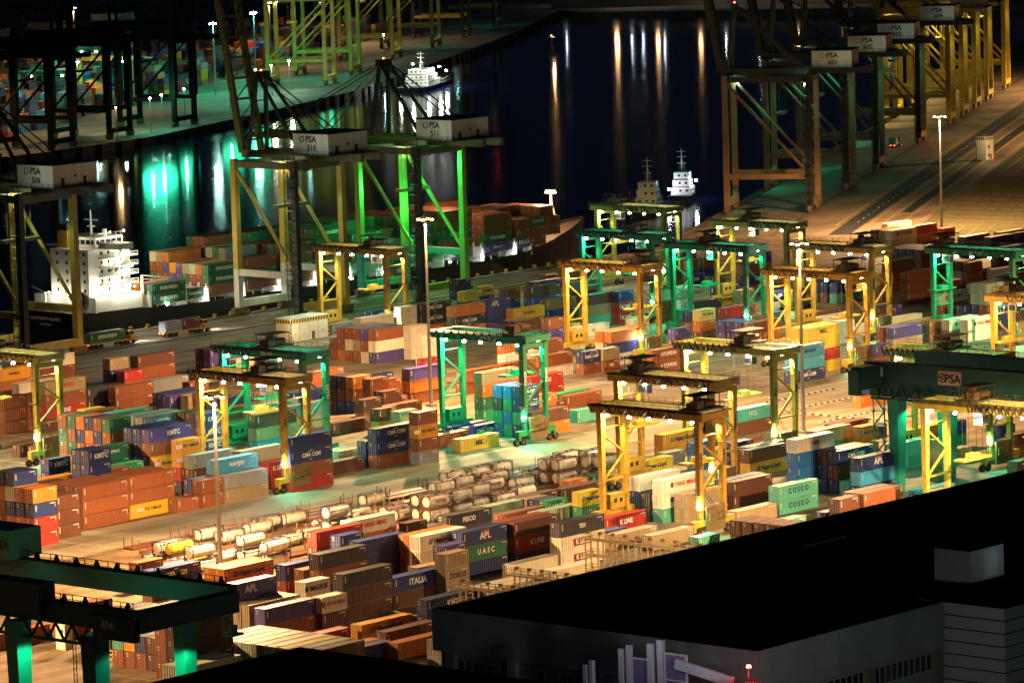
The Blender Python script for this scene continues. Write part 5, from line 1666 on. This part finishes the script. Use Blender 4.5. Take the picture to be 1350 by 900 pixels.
def boat(name, X, Y, rz, L, Bm, label, cat, lit, decks=3, sup=(.12, .42), mastx=.3, hullc=M_HULL, supm=M_SUP, lc=COOL, stripe=True, z0=-3.5):
    r = empty(name, (X, Y, z0), rz); tag(r, label, cat)
    st = [(0, .8, 2.2), (.1, .95, 2.0), (.6, 1, 2.0), (.8, .85, 2.6), (.93, .45, 3.4), (1, .04, 4.0)]
    v = []; f = []
    for x, w_, z in st: v += [(x * L, -w_ * Bm / 2, z), (x * L, -w_ * Bm * .42, -.6), (x * L, w_ * Bm * .42, -.6), (x * L, w_ * Bm / 2, z)]
    for i in range(len(st) - 1): a = i * 4; c = a + 4; f += [(a, a + 1, c + 1, c), (a + 3, c + 3, c + 2, a + 2), (a, c, c + 3, a + 3)]
    f.append((0, 3, 2, 1)); part(MB().add(v, f), 'hull', hullc, r)
    x0, x1 = sup[0] * L, sup[1] * L; z = 2.0; w_ = Bm * .4
    for d in range(decks):
        b = MB().box(x0, x1, -w_, w_, z, z + 2.5); b.mat(1)
        nx = int((x1 - x0) / 2.2)
        for i in range(nx):
            for s in (-1, 1): b.box(x0 + .6 + i * 2.2, x0 + 1.4 + i * 2.2, s * w_ - .03, s * w_ + .03, z + 1.1, z + 1.9)
        for i in range(max(1, int(w_ * 2 / 2.2))): b.box(x0 - .03, x0 + .03, -w_ + .6 + i * 2.2, -w_ + 1.4 + i * 2.2, z + 1.1, z + 1.9)
        if stripe and d: b.mat(2).box(x0 - .05, x1 + .05, -w_ - .05, w_ + .05, z, z + .35)
        b.build('deckhouse', [supm, M_GLASS, CM['R']], r); z += 2.5; x0 += (x1 - x0) * .1; x1 -= (x1 - x0) * .12; w_ *= .88
    xm = mastx * L; b = MB().cyl((xm, 0, z), (xm, 0, z + 8), .25, .1, 8)
    for q in (3, 5.2, 7): b.bar((xm, -1.6, z + q), (xm, 1.6, z + q), .14)
    for s in (-1, 1): b.bar((xm + 1, s * 1.2, z), (xm, 0, z + 5), .1)
    b.bar((0.5, -Bm * .4, 3.2), (x0 - 1, -Bm * .45, 3.2), .1); b.bar((x1 + 1, -Bm * .45, 3.4), (L * .85, -Bm * .35, 4), .1); part(b, 'mast_and_rails', supm, r)
    b = MB().box(x1 + 2, x1 + L * .22, -Bm * .25, Bm * .25, 2.0, 3.4); part(b, 'cargo_trunk', M_DECK, r)
    for (xx, yy, zz, pw) in lit: bulb(r, (xx, yy, zz), B_COOL if lc == COOL else B_WHITE, 2.0); lamp('deck_light', (xx - .3, yy * 1.08, zz + .2), pw, lc, .35, r)
    return r


boat('bunker_vessel', 1540, 1424, rad(29), 86, 15, 'small lit bunker vessel with white deckhouse beside the far quay', 'ship', ((10, -7, 9, 7000), (34, -7, 10, 7000), (22, 3, 12, 3000), (5, 5, 6, 2000), (48, -7, 7, 5000)), decks=3, sup=(.16, .46), lc=(.92, 1, .9))
boat('tugboat', 1165, 955, rad(30), 24, 8, 'lit tugboat with red stripes and a tall white mast, right of the other', 'tugboat', ((1, 3, 4.5, 2200), (12, -4.5, 6.5, 400)), decks=3, sup=(.25, .7), mastx=.42)
boat('tugboat', 1129, 941, rad(30), 26, 9, 'dim white tugboat showing only its wheelhouse behind the lime-yellow crane', 'tugboat', (), decks=3, sup=(.3, .75), mastx=.5, stripe=False)
r = empty('harbour_beacon', (1790, 1551, -3.5)); tag(r, 'small orange-lit beacon standing in the dark water', 'beacon')
part(MB().cyl((0, 0, -1), (0, 0, 3), 1.6, 1.2, 8).bar((0, 0, 3), (0, 0, 9), .5).box(-1.4, 1.4, -1.4, 1.4, 8.6, 9), 'pile', M_DARK, r); bulb(r, (0, 0, 9.6), B_SOD, 1.2); lamp('beacon_light', (0, -1.6, 9.4), 3500, SOD, .5, r)

# ================================================================ trucks on the quay


def truck(X, Y, boxes, label, z=0.0, rz=0.0, lights=True):
    """tractor and trailer heading +X; boxes: (offset, long?, colour, text)"""
    r = empty('terminal_truck', (X, Y, z), rz); tag(r, label, 'truck', 'terminal trucks on the quay')
    b = MB().box(0, 13, .35, .6, 1.0, 1.35).box(0, 13, 1.85, 2.1, 1.0, 1.35)
    for x in (0, 3, 6, 9, 12.6): b.box(x, x + .25, .6, 1.85, 1.02, 1.3)
    tr = part(b, 'trailer_frame', M_YEL, r)
    for x in (1.6, 3.0, 4.4, 11.2, 12.6, 15.6):
        for y in (.3, 2.15): b = MB().cyl((x, y - .2, .5), (x, y + .2, .5), .52, n=10); part(b, 'wheel', M_TYRE, r)
    b = MB().box(12.8, 16.4, .2, 2.2, .8, 1.2).box(14.6, 16.4, .1, 2.3, 1.2, 2.0).box(14.4, 15.9, .4, 2.0, 2.0, 3.2); b.mat(1).box(14.5, 15.8, .36, .4, 2.3, 3.0).box(15.9, 15.94, .6, 1.8, 2.3, 3.0).box(14.36, 14.4, .6, 1.8, 2.3, 3.0)
    cb = b.build('cab', [M_YEL, M_GLASS], r)
    for y in (.5, 1.9): bulb(cb, (16.5, y, 1.3), B_WHITE, .6, 'headlight'); bulb(tr, (-.1, y, 1.1), B_RED, .4, 'tail_light')
    if lights: lamp('headlight_beam', (16.9, 1.2, 1.6), 8000, (.95, 1, .92), .2, r, spot=75, rot=(0, rad(-72), 0), blend=.8)
    return r


truck(768.5, 823.5, 0, 'yellow terminal truck carrying a green EVERGREEN container, left of the other')
truck(795, 823.5, 0, 'yellow terminal truck carrying a grey and a brown short container')


def loose(X, Y, z, L, code, lab, rz=0):
    col, _, txt = code.partition(':')
    o = link('shipping_container', BODYM[(L, False)], None, (X, Y, z)); o.rotation_euler = (0, 0, rz); o.material_slots[0].link = 'OBJECT'; o.material_slots[0].material = CM[col]
    for y in (.17, 1.23):
        d = link('door', DOORM, o, (.04, y, .14)); d.material_slots[0].link = 'OBJECT'; d.material_slots[0].material = CM[col]
    if txt: put_lettering(o, txt, L, col)
    tag(o, lab, 'container', 'shipping containers'); return o


loose(768.7, 823.5, 1.4, 4, 'e:EVERGREEN', 'dark green EVERGREEN container riding on the left quay truck')
loose(795.3, 823.5, 1.4, 2, 's', 'grey short container at the back of the right quay truck')
loose(801.6, 823.5, 1.4, 2, 'b', 'brown short container at the front of the right quay truck')
v = rq(222, 6)
truck(v[0], v[1], 0, 'terminal truck with one pale short container under the right-hand quay cranes', rz=QA, lights=False)
loose(v[0] - 0, v[1] + 0, 1.4, 2, 't', 'pale green short container on the truck under the right-hand quay cranes', rz=QA)

# ================================================================ cabins, booths, racks
M_HZY = newmat('hazard_yellow', (0.7, 0.45, 0.04), grime=.3); M_HZB = newmat('hazard_black', (0.02, 0.02, 0.02), grime=.1); M_CAB = newmat('cabin_panel_cream', (0.78, 0.74, 0.66), grime=.3, rough=.5)


def cabin(X, Y, lx, ly, h, label, rz=0.0, floors=1):
    r = empty('quay_cabin', (X, Y, 0), rz); tag(r, label, 'cabin')
    part(MB().box(0, lx, 0, ly, .1, h), 'wall', M_CAB, r)
    b = MB().box(-.15, lx + .15, -.15, ly + .15, h, h + .2); part(b, 'roof', M_WHT, r)
    b = MB(); c = MB(); e = .5
    nx = int(lx / e)
    for i in range(nx):
        (b if i % 2 else c).add([(i * e, -.05, h - 1.0), ((i + 1) * e, -.05, h - 1.0), ((i + 1.6) * e if (i + 1.6) * e < lx else lx, -.05, h), ((i + .6) * e, -.05, h)], [(0, 1, 2, 3)])
    for i in range(int(ly / e)):
        (b if i % 2 else c).add([(-.05, (i + 1) * e, h - 1), (-.05, i * e, h - 1), (-.05, i * e + .3, h), (-.05, min(ly, (i + 1) * e + .3), h)], [(0, 1, 2, 3)])
    for k in range(int((h - 1.2) / e)):
        for q in ((b if k % 2 else c),):
            q.box(-.06, .35, -.06, -.02, .2 + k * e, .2 + (k + 1) * e); q.box(lx - .35, lx + .06, -.06, -.02, .2 + k * e, .2 + (k + 1) * e); q.box(-.06, -.02, ly - .35, ly, .2 + k * e, .2 + (k + 1) * e)
    part(b, 'hazard_stripe', M_HZY, r)['kind'] = 'stuff'; part(c, 'hazard_stripe', M_HZB, r)['kind'] = 'stuff'
    n = max(1, int(lx / 3.2))
    for i in range(n):
        x = lx * (i + .5) / n
        b = MB().box(x - .09 + 1.4 if n > 1 else x, x + .09 + 1.4 if n > 1 else x + .3, -.04, .0, .2, h - 1.0); part(b, 'pillar', M_HZY, r)
        for fl in range(floors):
            z = 1.2 + fl * 3
            if z + 1.2 < h - 1: part(MB().box(x - .9, x + .2, -.03, .01, z, z + 1.1), 'window', M_GLASS if floors > 1 else M_WHT, r)
    part(MB().box(lx * .55, lx * .55 + 1.0, -.035, .01, .2, 2.2), 'door', M_RAIL, r)
    return r


cabin(803.5, 786.5, 14, 5.6, 5.8, 'cream cabin with yellow and black hazard stripes on the quay road')
v = rq(166, -34); cabin(v[0], v[1], 5.5, 4.0, 8.2, 'two-storey cream booth with hazard stripes beside the asphalt road', 0.0, floors=2)
lamp('cabin_fill_light', (801, 783, 5.2), 900, WARM, .3)
lamp('cabin_fill_light', (v[0] - 5, v[1] - 5, 9), 1600, WARM, .3)  # added fill lamp in front of the booth, which is otherwise dim

M_RK = newmat('rack_cream_steel', (0.62, 0.46, 0.22), rough=.6, grime=.6, gcol=(.2, .1, .05))


def rack(X, y0, y1, zt, label, lv=3):
    r = empty('reefer_rack', (X, y0, 0)); tag(r, label, 'service rack', 'steel reefer racks beside the warehouse')
    L = y1 - y0
    for z in [zt - i * 2.75 for i in range(lv)]:
        b = MB().box(0, 1.6, 0, L, z, z + .18); part(b, 'walkway', M_RK, r)
        b = MB(); y = 0
        while y <= L: b.bar((0, y, z + .1), (0, y, z + 1.15), .09); b.bar((1.6, y, z + .1), (1.6, y, z + 1.15), .09); y += 1.6
        for x in (0, 1.6):
            for q in (.6, 1.15): b.bar((x, 0, z + q), (x, L, z + q), .08)
        part(b, 'handrail', M_RK, r)
    y = 0
    while y <= L:
        b = MB()
        for x in (.1, 1.5): b.bar((x, y, 0), (x, y, zt), .22)
        part(b, 'post', M_RK, r)
        part(MB().box(.5, 1.1, y - .25, y + .25, zt + 1.1, zt + 1.5), 'socket_box', M_MACH, r); y += 2.75
    return r


rack(533, 466, 487, 8.2, 'cream steel rack nearest the warehouse corner'); rack(546.5, 466, 487, 8.2, 'cream steel rack behind the K LINE containers')
rack(571, 452, 491, 10.2, 'long cream steel rack at the middle of the warehouse edge')
lamp('rack_light', (560, 470, 16), 4500, (1, .72, .4), .4)

# bottom-left: cabinets, barrier, white box
for i in range(5):
    o = MB().box(0, 1.8, 0, 1.6, 0, 2.6).mat(1).box(.2, 1.6, -.05, 0, .4, 2.2).build('electrical_cabinet', [CM['s'], M_DARK], None, (492.5, 526 - i * 3.1, 0))
    tag(o, 'grey electrical cabinet, %s from the left in the row behind the yellow barriers' % ('first', 'second', 'third', 'fourth', 'fifth')[i], 'cabinet', 'grey cabinets in a row')
for i in range(6):
    b = MB()
    for q in range(4): b.bar((0, q * .8, 0), (0, q * .8, 1.5), .16)
    b.bar((0, 0, 1.5), (0, 2.5, 1.5), .16); b.bar((0, 0, .8), (0, 2.5, .8), .16); b.box(-.3, .3, 0, 2.5, 0, .25)
    o = b.build('barrier', M_HZY, None, (488.6, 524 - i * 2.8, 0)); tag(o, 'yellow guard barrier, %s from the left in front of the grey cabinets' % ('first', 'second', 'third', 'fourth', 'fifth', 'sixth')[i], 'barrier', 'yellow barriers in a row')
o = MB().box(0, 1.8, 0, 2.2, 0, 4.2).mat(1).box(-.03, 0, .4, 1.2, 2.6, 3.4).build('white_cabinet', [M_WHT, M_DARK], None, (490, 534, 0)); tag(o, 'tall white cabinet beside the left leg of the 404 crane', 'cabinet')

# ================================================================ warehouse in front
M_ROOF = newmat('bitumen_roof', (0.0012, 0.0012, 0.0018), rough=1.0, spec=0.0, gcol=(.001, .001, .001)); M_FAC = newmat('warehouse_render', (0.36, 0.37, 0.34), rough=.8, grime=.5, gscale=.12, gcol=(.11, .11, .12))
M_OLV = newmat('olive_render', (0.20, 0.20, 0.12), rough=.8); M_CLAD = newmat('cladding_grey', (0.44, 0.44, 0.42), rough=.6, grime=.3, gscale=.2)
w = empty('warehouse', (438, 348, 0)); tag(w, 'big dark flat-roofed warehouse filling the bottom right corner', 'warehouse'); LANDMARKS.append(('the warehouse corner', 590, 800))
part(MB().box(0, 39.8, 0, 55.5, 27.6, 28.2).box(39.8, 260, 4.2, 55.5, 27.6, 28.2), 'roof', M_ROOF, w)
part(MB().box(-.3, 0, -.3, 55.8, 22.6, 28.35).box(0, 39.9, -.3, 0, 22.2, 28.35).box(0, 260, 55.5, 55.8, 22.6, 28.3), 'parapet', M_FAC, w)
part(MB().box(.5, 39.5, .5, 55, 0, 22.6).box(39.8, 260, 4.4, 55, 0, 27.5), 'wall', M_FAC, w)
for y in (52, 41, 25.5, 10, 0.0): part(MB().box(-.2, .5, y, y + 1.6, 0, 22.6), 'pillar', M_FAC, w)
for x in (0, 9.5, 23.2, 38.2): part(MB().box(x, x + 1.6, -.2, .5, 0, 22.2), 'pillar', M_OLV, w)
M_FRM = newmat('window_frame_pale', (0.45, 0.40, 0.30), grime=.2)
wy = 51
for (ya, yb) in ((42.8, 51.8), (27.2, 38)):
    b = MB().box(.35, .45, ya, yb, 17.8, 18.0).box(.35, .45, ya, yb, 21.6, 21.8).box(.35, .45, ya, yb, 20.2, 20.3); y = ya
    while y <= yb: b.box(.35, .45, y, y + .12, 17.8, 21.8); y += 1.3
    f_ = part(b, 'window', M_FRM, w); part(MB().box(.46, .49, ya, yb, 17.9, 21.7), 'pane', M_GLASS, f_)
for (xa, xb) in ((1.8, 9.3), (11.3, 22.8), (25, 37.8)):
    b = MB().box(xa, xb, .35, .45, 19.3, 19.5).box(xa, xb, .35, .45, 21.7, 21.9); x = xa
    while x <= xb: b.box(x, x + .12, .35, .45, 19.4, 21.8); x += 1.3
    f_ = part(b, 'window', M_FRM, w); part(MB().box(xa, xb, .46, .49, 19.4, 21.8), 'pane', M_GLASS, f_)
rs = empty('roof_shed', (491, 352.6, 28.2)); tag(rs, 'pale plant shed standing on the warehouse roof near the right edge', 'shed')
part(MB().box(0, 8, 0, 6, 0, 4.6), 'wall', M_CLAD, rs); part(MB().box(-.3, 8.3, -.3, 6.3, 4.6, 4.9), 'roof', M_ROOF, rs)
part(MB().box(3, 3.2, -.04, 0, .3, 4.3).box(3.2, 6.5, -.03, 0, .5, 4.2), 'door', M_WHT, rs)
lamp('shed_lamp', (497, 348, 31.5), 60, COOL, .2)
tb = empty('clad_tower', (478.2, 338, 0)); tag(tb, 'square tower clad in wide horizontal boards in front of the warehouse', 'tower')
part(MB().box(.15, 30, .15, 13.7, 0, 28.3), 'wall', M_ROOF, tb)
for i in range(9): part(MB().box(0, 30, 0, 13.9, 28.3 - (i + 1) * 1.75 + .16, 28.3 - i * 1.75), 'cladding_board', M_CLAD, tb)
part(MB().box(-.15, 30, -.15, 14.0, 28.32, 28.5), 'roof', M_ROOF, tb)
lamp('facade_fill_light', (405, 300, 30), 11000, (.82, .96, 1), 2)  # added unseen fill lamp, brightens the warehouse facade
lr = empty('low_building', (330, 300, 0)); tag(lr, 'low dark roof in the bottom middle, in front of the warehouse', 'building')
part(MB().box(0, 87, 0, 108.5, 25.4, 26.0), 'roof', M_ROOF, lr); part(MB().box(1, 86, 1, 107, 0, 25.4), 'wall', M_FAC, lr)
M_PUR = newmat('purple_panel', (0.30, 0.20, 0.42), rough=.5); M_PWH = newmat('painted_white_duct', (0.75, 0.74, 0.82), rough=.4, grime=.2)
for i, (y, z, wd) in enumerate(((363.2, 28.5, 1.0), (358.3, 29.7, 1.3), (369.3, 25.8, .8))):
    r = empty('vent_stack', (429, y, 19)); tag(r, 'twin white vent stack with a purple panel, %s of three before the warehouse' % ('middle', 'rightmost', 'leftmost')[i], 'vent', 'white vent stacks')
    part(MB().box(0, .6, -.35 * wd, .35 * wd, 0, z - 19), 'duct', M_PWH, r); part(MB().box(.1, .7, -1.55 * wd, -.85 * wd, 0, z - 18.4), 'duct', M_PWH, r)
    if i < 2:
        z1 = z - 19 - .9; y0, y1 = -4.3 * wd, -1.8 * wd
        b = MB().box(.2, .6, y0 - .2, y0, 0, z1).box(.2, .6, y1, y1 + .2, 0, z1).box(.2, .6, y0, y1, z1 - .22, z1).box(.2, .6, y0, y1, z1 - 3.6, z1 - 3.4); part(b, 'frame', M_PWH, r)
        part(MB().box(.35, .45, y0, y1, 0, z1 - .22), 'panel', M_PUR, r)
o = MB().bar((429, 354.0, 27.6), (429, 344.8, 26.2), .5, 1.3).build('white_parapet', M_PWH); tag(o, 'white sloping parapet ledge lit from above at the bottom of the picture', 'parapet')
for q, w_ in (((424.5, 362, 30.5), 90), ((424.5, 356, 30.5), 120), ((425.5, 348, 29.5), 110)): lamp('sign_light', q, w_ * .8, (.90, .90, 1), .2)
o = MB().bar((502.4, 390, 28.5), (511.8, 389.6, 28.5), .5, .3).build('roof_flashing', M_MAST); tag(o, 'short pale metal flashing strip lying on the dark warehouse roof', 'flashing')
r = empty('red_canopy', (428.6, 340.6, 25.5)); tag(r, 'curved red canopy with a bright red lamp at the bottom edge', 'canopy')
b = MB(); pts = []
for i in range(9): t = i / 8; pts.append((0, 8 * t - 4, 1.3 * math.sin(PI * t)))
v = []
for p_ in pts: v += [(-3, p_[1], p_[2]), (0, p_[1], p_[2]), (0, p_[1], p_[2] - .5), (-3, p_[1], p_[2] - .5)]
b.add(v, [q for i in range(8) for q in ((4 * i, 4 * i + 1, 4 * i + 5, 4 * i + 4), (4 * i + 2, 4 * i + 3, 4 * i + 7, 4 * i + 6), (4 * i + 3, 4 * i, 4 * i + 4, 4 * i + 7), (4 * i + 1, 4 * i + 2, 4 * i + 6, 4 * i + 5))] + [(0, 3, 2, 1)])
part(b, 'canopy_roof', newmat('red_paint', (.6, .01, .015), grime=.1), r); part(MB().bar((-1, .5, 1.0), (-1, .5, 3.2), .15), 'lamp_post', M_DARK, r); bulb(r, (-1, .5, 3.4), B_RED, 1.2); lamp('red_lamp', (-1.6, .5, 2.4), 260, (1, .04, .03), .2, r)

# ================================================================ far-left terminal yard and far shore
def far_block(org, d, items, name, label):
    mats = [CM[k] for k in 'rbnupyeokRsclgt']; V = []; F = []; MI = []
    n_ = Vector((-d.y, d.x))
    for s, t, z, L, k in items:
        L_ = 12.0; a = len(V)
        for zz in (z, z + 2.6):
            for ss, tt in ((s, t), (s + L_, t), (s + L_, t + 2.44), (s, t + 2.44)):
                q = org + d * ss + n_ * tt; V.append((q.x, q.y, zz))
        F += [tuple(a + i for i in f) for f in BOXF]; MI += [k] * 6
    me = bpy.data.meshes.new(name); me.from_pydata(V, [], F)
    for q in mats: me.materials.append(q)
    me.polygons.foreach_set('material_index', MI); me.update()
    tag(link(name, me), label, 'containers', kind='stuff')


random.seed(21)
dF = Vector((math.cos(rad(30)), math.sin(rad(30)))); items = []
for blk in range(7):
    t0 = 62 + blk * 36
    for bay in range(-8, 52):
        if bay % 9 == 8: continue
        for row in range(8):
            hh = random.choice((0, 1, 2, 3, 3, 4, 4, 5)) if random.random() < .85 else 0
            for z in range(hh): items.append((bay * 13.2, t0 + row * 2.7, z * 2.65, 4, random.choice([0, 0, 0, 1, 2, 2, 3, 4, 4, 5, 6, 7, 8, 9, 10, 11, 12, 13, 14])))
far_block(Vector((1273, 1321)), dF, items, 'far_stacked_containers', 'many-coloured mass of stacked containers in the yard of the far-left terminal')
for i, (bay, blk) in enumerate(((6, 0), (13, 0), (19, 1), (3, 2), (28, 1), (10, 2))):
    q = Vector((1273, 1321)) + dF * (bay * 13.2) + Vector((-dF.y, dF.x)) * (60 + blk * 36)
    r = empty('far_gantry_crane', (q.x, q.y, 0), rad(30)); tag(r, 'small lit gantry crane over the far-left container yard, %s of the six' % ('first', 'third', 'fourth', 'second', 'sixth', 'fifth')[i], 'gantry crane', 'gantry cranes in the far-left yard')
    for x in (0, 7):
        for y in (0, 24): part(MB().box(x - .6, x + .6, y - .6, y + .6, 0, 21), 'leg', M_YGR if i % 2 else M_GRN, r)
        part(MB().box(x - .6, x + .6, -1, 26, 21, 22.6), 'girder', M_YGR if i % 2 else M_GRN, r)
    for y in (0, 24): part(MB().box(.6, 6.4, y - .5, y + .5, 1.5, 2.8), 'sill_beam', M_YGR, r)
    for y in (2, 9, 16, 23): bulb(r, (-.4, y, 20.6), B_TEAL, 2.0)
    lamp('flood', (-1.4, 6, 19), 2200, TEAL, .6, r); lamp('flood', (-1.4, 19, 19), 2200, TEAL if i % 2 else WARM, .6, r)
for i, (s, t, c_, p_) in enumerate(((20, 40, SOD, 3), (150, 62, SOD, 3.0), (240, 38, TEAL, 4), (330, 42, TEAL, 3), (60, 130, SOD, 5), (230, 140, SOD, 4), (430, 60, SOD, 4), (620, 60, SOD, 5), (420, 160, SOD, 5), (-70, 60, SOD, 3.5))):
    q = Vector((1273, 1321)) + dF * s + Vector((-dF.y, dF.x)) * t
    r = empty('lamp_mast', (q.x, q.y, 0)); tag(r, 'thin lamp mast on the far terminal, number %s going right' % ('one', 'two', 'three', 'four', 'five', 'six', 'seven', 'eight', 'nine', 'ten')[i], 'lamp mast', 'lamp masts on the far terminal')
    part(MB().cyl((0, 0, 0), (0, 0, 34), .5, .25, 8), 'pole', M_MAST, r)
    for a in (0, 2.1, 4.2): bulb(r, (1.2 * math.cos(a), 1.2 * math.sin(a), 33), B_SOD if c_ == SOD else B_TEAL, 2.4)
    lamp('mast_light', (0, 0, 31.5), p_ * FARP, c_, 1.0, r)
# quay-edge lamps of the far terminal whose light streaks over the water
for i, (s, pw, c_) in enumerate(((-28, .7, SOD), (22, 2.6, TEAL), (40, 1.6, TEAL), (75, 1.2, TEAL), (150, 1.0, TEAL), (196, 3.0, TEAL), (225, 3.2, WHT), (258, 4.5, WHT), (330, 1.0, TEAL), (455, .5, COOL))):
    a = Vector((1273, 1321)) + (Vector((1281, 1321)) - Vector((1273, 1321))) * 0 + dF * s + Vector((-dF.y, dF.x)) * 7
    r = empty('quay_lamp', (a.x, a.y, 0), 0); tag(r, 'quay-edge lamp post on the far terminal, number %s going right' % ('one', 'two', 'three', 'four', 'five', 'six', 'seven', 'eight', 'nine', 'ten')[i], 'lamp post', 'lamp posts on the far quay edge')
    part(MB().bar((0, 0, 0), (0, 0, 14), .3), 'pole', M_MAST, r); bulb(r, (0, 0, 14.2), B_SOD if c_ == SOD else B_TEAL, 1.8); lamp('quay_light', (.3, -.8, 14.0), pw * STRK, c_, 5.0 if c_ == TEAL else .9, r)
# far shore: revetment, road wall, lamps
b = MB(); P0 = Vector((2080, 1800)); P1 = Vector((2190, 1500))
b.bar((2092, 1812, 2.5), (2420, 1290, 2.5), 2.0, 5.0); o = b.build('sea_wall', M_KERB); tag(o, 'long low orange-lit sea wall along the top edge of the water', 'sea wall')
for i, (x, y, pw, c_) in enumerate(((2086, 1766, 3.6, SOD), (2088, 1755, .5, COOL), (2089, 1747, .5, COOL), (2091, 1737, 1.8, SOD), (2092, 1732, .35, COOL), (2096, 1707, 1.5, SOD), (2099, 1689, .25, COOL), (2103, 1666, .5, COOL), (2107, 1640, 2.2, SOD), (2113, 1609, 1.8, SOD), (2118, 1580, .6, SOD), (2078, 1800, .2, COOL))):
    x += 45; y += 26
    r = empty('shore_lamp', (x, y, 0)); tag(r, 'street lamp on the far shore above the picture, number %s going right' % ('one', 'two', 'three', 'four', 'five', 'six', 'seven', 'eight', 'nine', 'ten', 'eleven', 'twelve')[i], 'street lamp', 'street lamps on the far shore')
    part(MB().bar((0, 0, 0), (0, 0, 17), .35), 'pole', M_MAST, r); bulb(r, (-1, 0, 17), B_SOD if c_ == SOD else B_COOL, 1.5); lamp('shore_light', (-1.5, -1, 16.4), pw * SHORE * (1 if c_ == SOD else .2), c_, 1.3, r)
# containers in the far orange yard behind the second quay (top middle)
random.seed(5); items = []
for s in range(0, 30):
    for t in range(0, 10):
        for z in range(random.choice((1, 2, 3, 4))): items.append((s * 13, t * 2.7, z * 2.65, 4, random.choice([0, 0, 1, 7, 12, 5, 2])))
far_block(Vector((2180, 1800)), Vector((.52, -.85)), items, 'far_stacked_containers', 'rust-coloured mass of containers behind the far sea wall')

# ================================================================ labels for every container
TOPW = {0: 'topmost of its stack'}
ORD = ['nearest', 'second', 'third', 'fourth', 'fifth', 'sixth', 'seventh', 'eighth', 'ninth', 'tenth', 'eleventh', 'twelfth', 'thirteenth', 'fourteenth', 'fifteenth', 'sixteenth', 'seventeenth', 'eighteenth', 'nineteenth', 'twentieth'] + ['%d-th' % i for i in range(21, 90)]
LM = [('the left lamp mast', 286, 650), ('the mid-left lamp mast', 564, 420), ('the tall right-hand mast', 1057, 450), ('the grassfield mast', 1239, 240), ('the big PSA girder', 1240, 510), ('the 404 crane', 160, 790),
      ('the warehouse corner', 585, 800), ('the middle green crane', 650, 510), ('the foremost yellow crane', 870, 610), ('the K LINE-side crane', 390, 580), ('the left-edge yellow crane', 60, 520),
      ('the MAERSK-side yellow crane', 1075, 410), ('the bright yellow crane', 800, 400), ('the right-hand green crane', 1275, 370), ('the striped quay cabin', 385, 440), ('the HOYER tanks', 600, 660), ('the tank cluster', 340, 705), ('the ship superstructure', 125, 360), ('the ship bow', 760, 310), ('the raised-boom quay crane', 390, 340), ('the green-lit quay crane', 560, 330)]
keys = {}
for rec in PLACED:
    o, col, L, txt, (j, n, up, dn), ctr, where = rec
    px, py = pix(*ctr)
    nm, lx, ly = min(LM, key=lambda q: (q[1] - px) ** 2 + (q[2] - py) ** 2)
    dx, dy = px - lx, py - ly
    side = ('right of' if dx > 0 else 'left of') if abs(dx) > abs(dy) else ('below' if dy > 0 else 'above')
    size = {4: 'long', 2: 'short', 0: ''}[L]
    noun = {'tank': 'tank', 'flat': 'empty flat rack'}.get(where, 'container')
    what = ' '.join(q for q in (col, size, txt if where != 'tank' else txt, noun) if q)
    pos = ('on the ground' if n == 1 or where == 'flat' else ('atop a %s one' % dn if j == 0 and dn else 'on top' if j == 0 else ('under a %s one' % up if up else 'under another')))
    if where == 'ship': pos = ('top of ship stack' if j == 0 else 'lower on ship')
    keys.setdefault((what, pos, side, nm), []).append((dx * dx + dy * dy, o))
for (what, pos, side, nm), l in keys.items():
    l.sort(key=lambda q: q[0])
    for i, (_, o) in enumerate(l):
        lab = '%s %s, %s%s %s' % (what, pos, (ORD[i] + ' ') if len(l) > 1 else '', side, nm)
        while len(lab.replace(',', ' ').split()) > 16: lab = lab.replace('rust brown', 'rusty', 1).replace('dark brown', 'brown').replace('purple-blue', 'purple') if any(q in lab for q in ('rust brown', 'dark brown', 'purple-blue')) else lab.replace(' the ', ' ', 1) if ' the ' in lab else ' '.join(lab.split()[:16])
        k_ = 'tank container' if 'tank_' in o.name else 'flat rack' if 'flat' in o.name else 'container'
        tag(o, lab, k_, {'tank container': 'tank containers', 'flat rack': 'empty flat racks between the tanks'}.get(k_, 'shipping containers'))
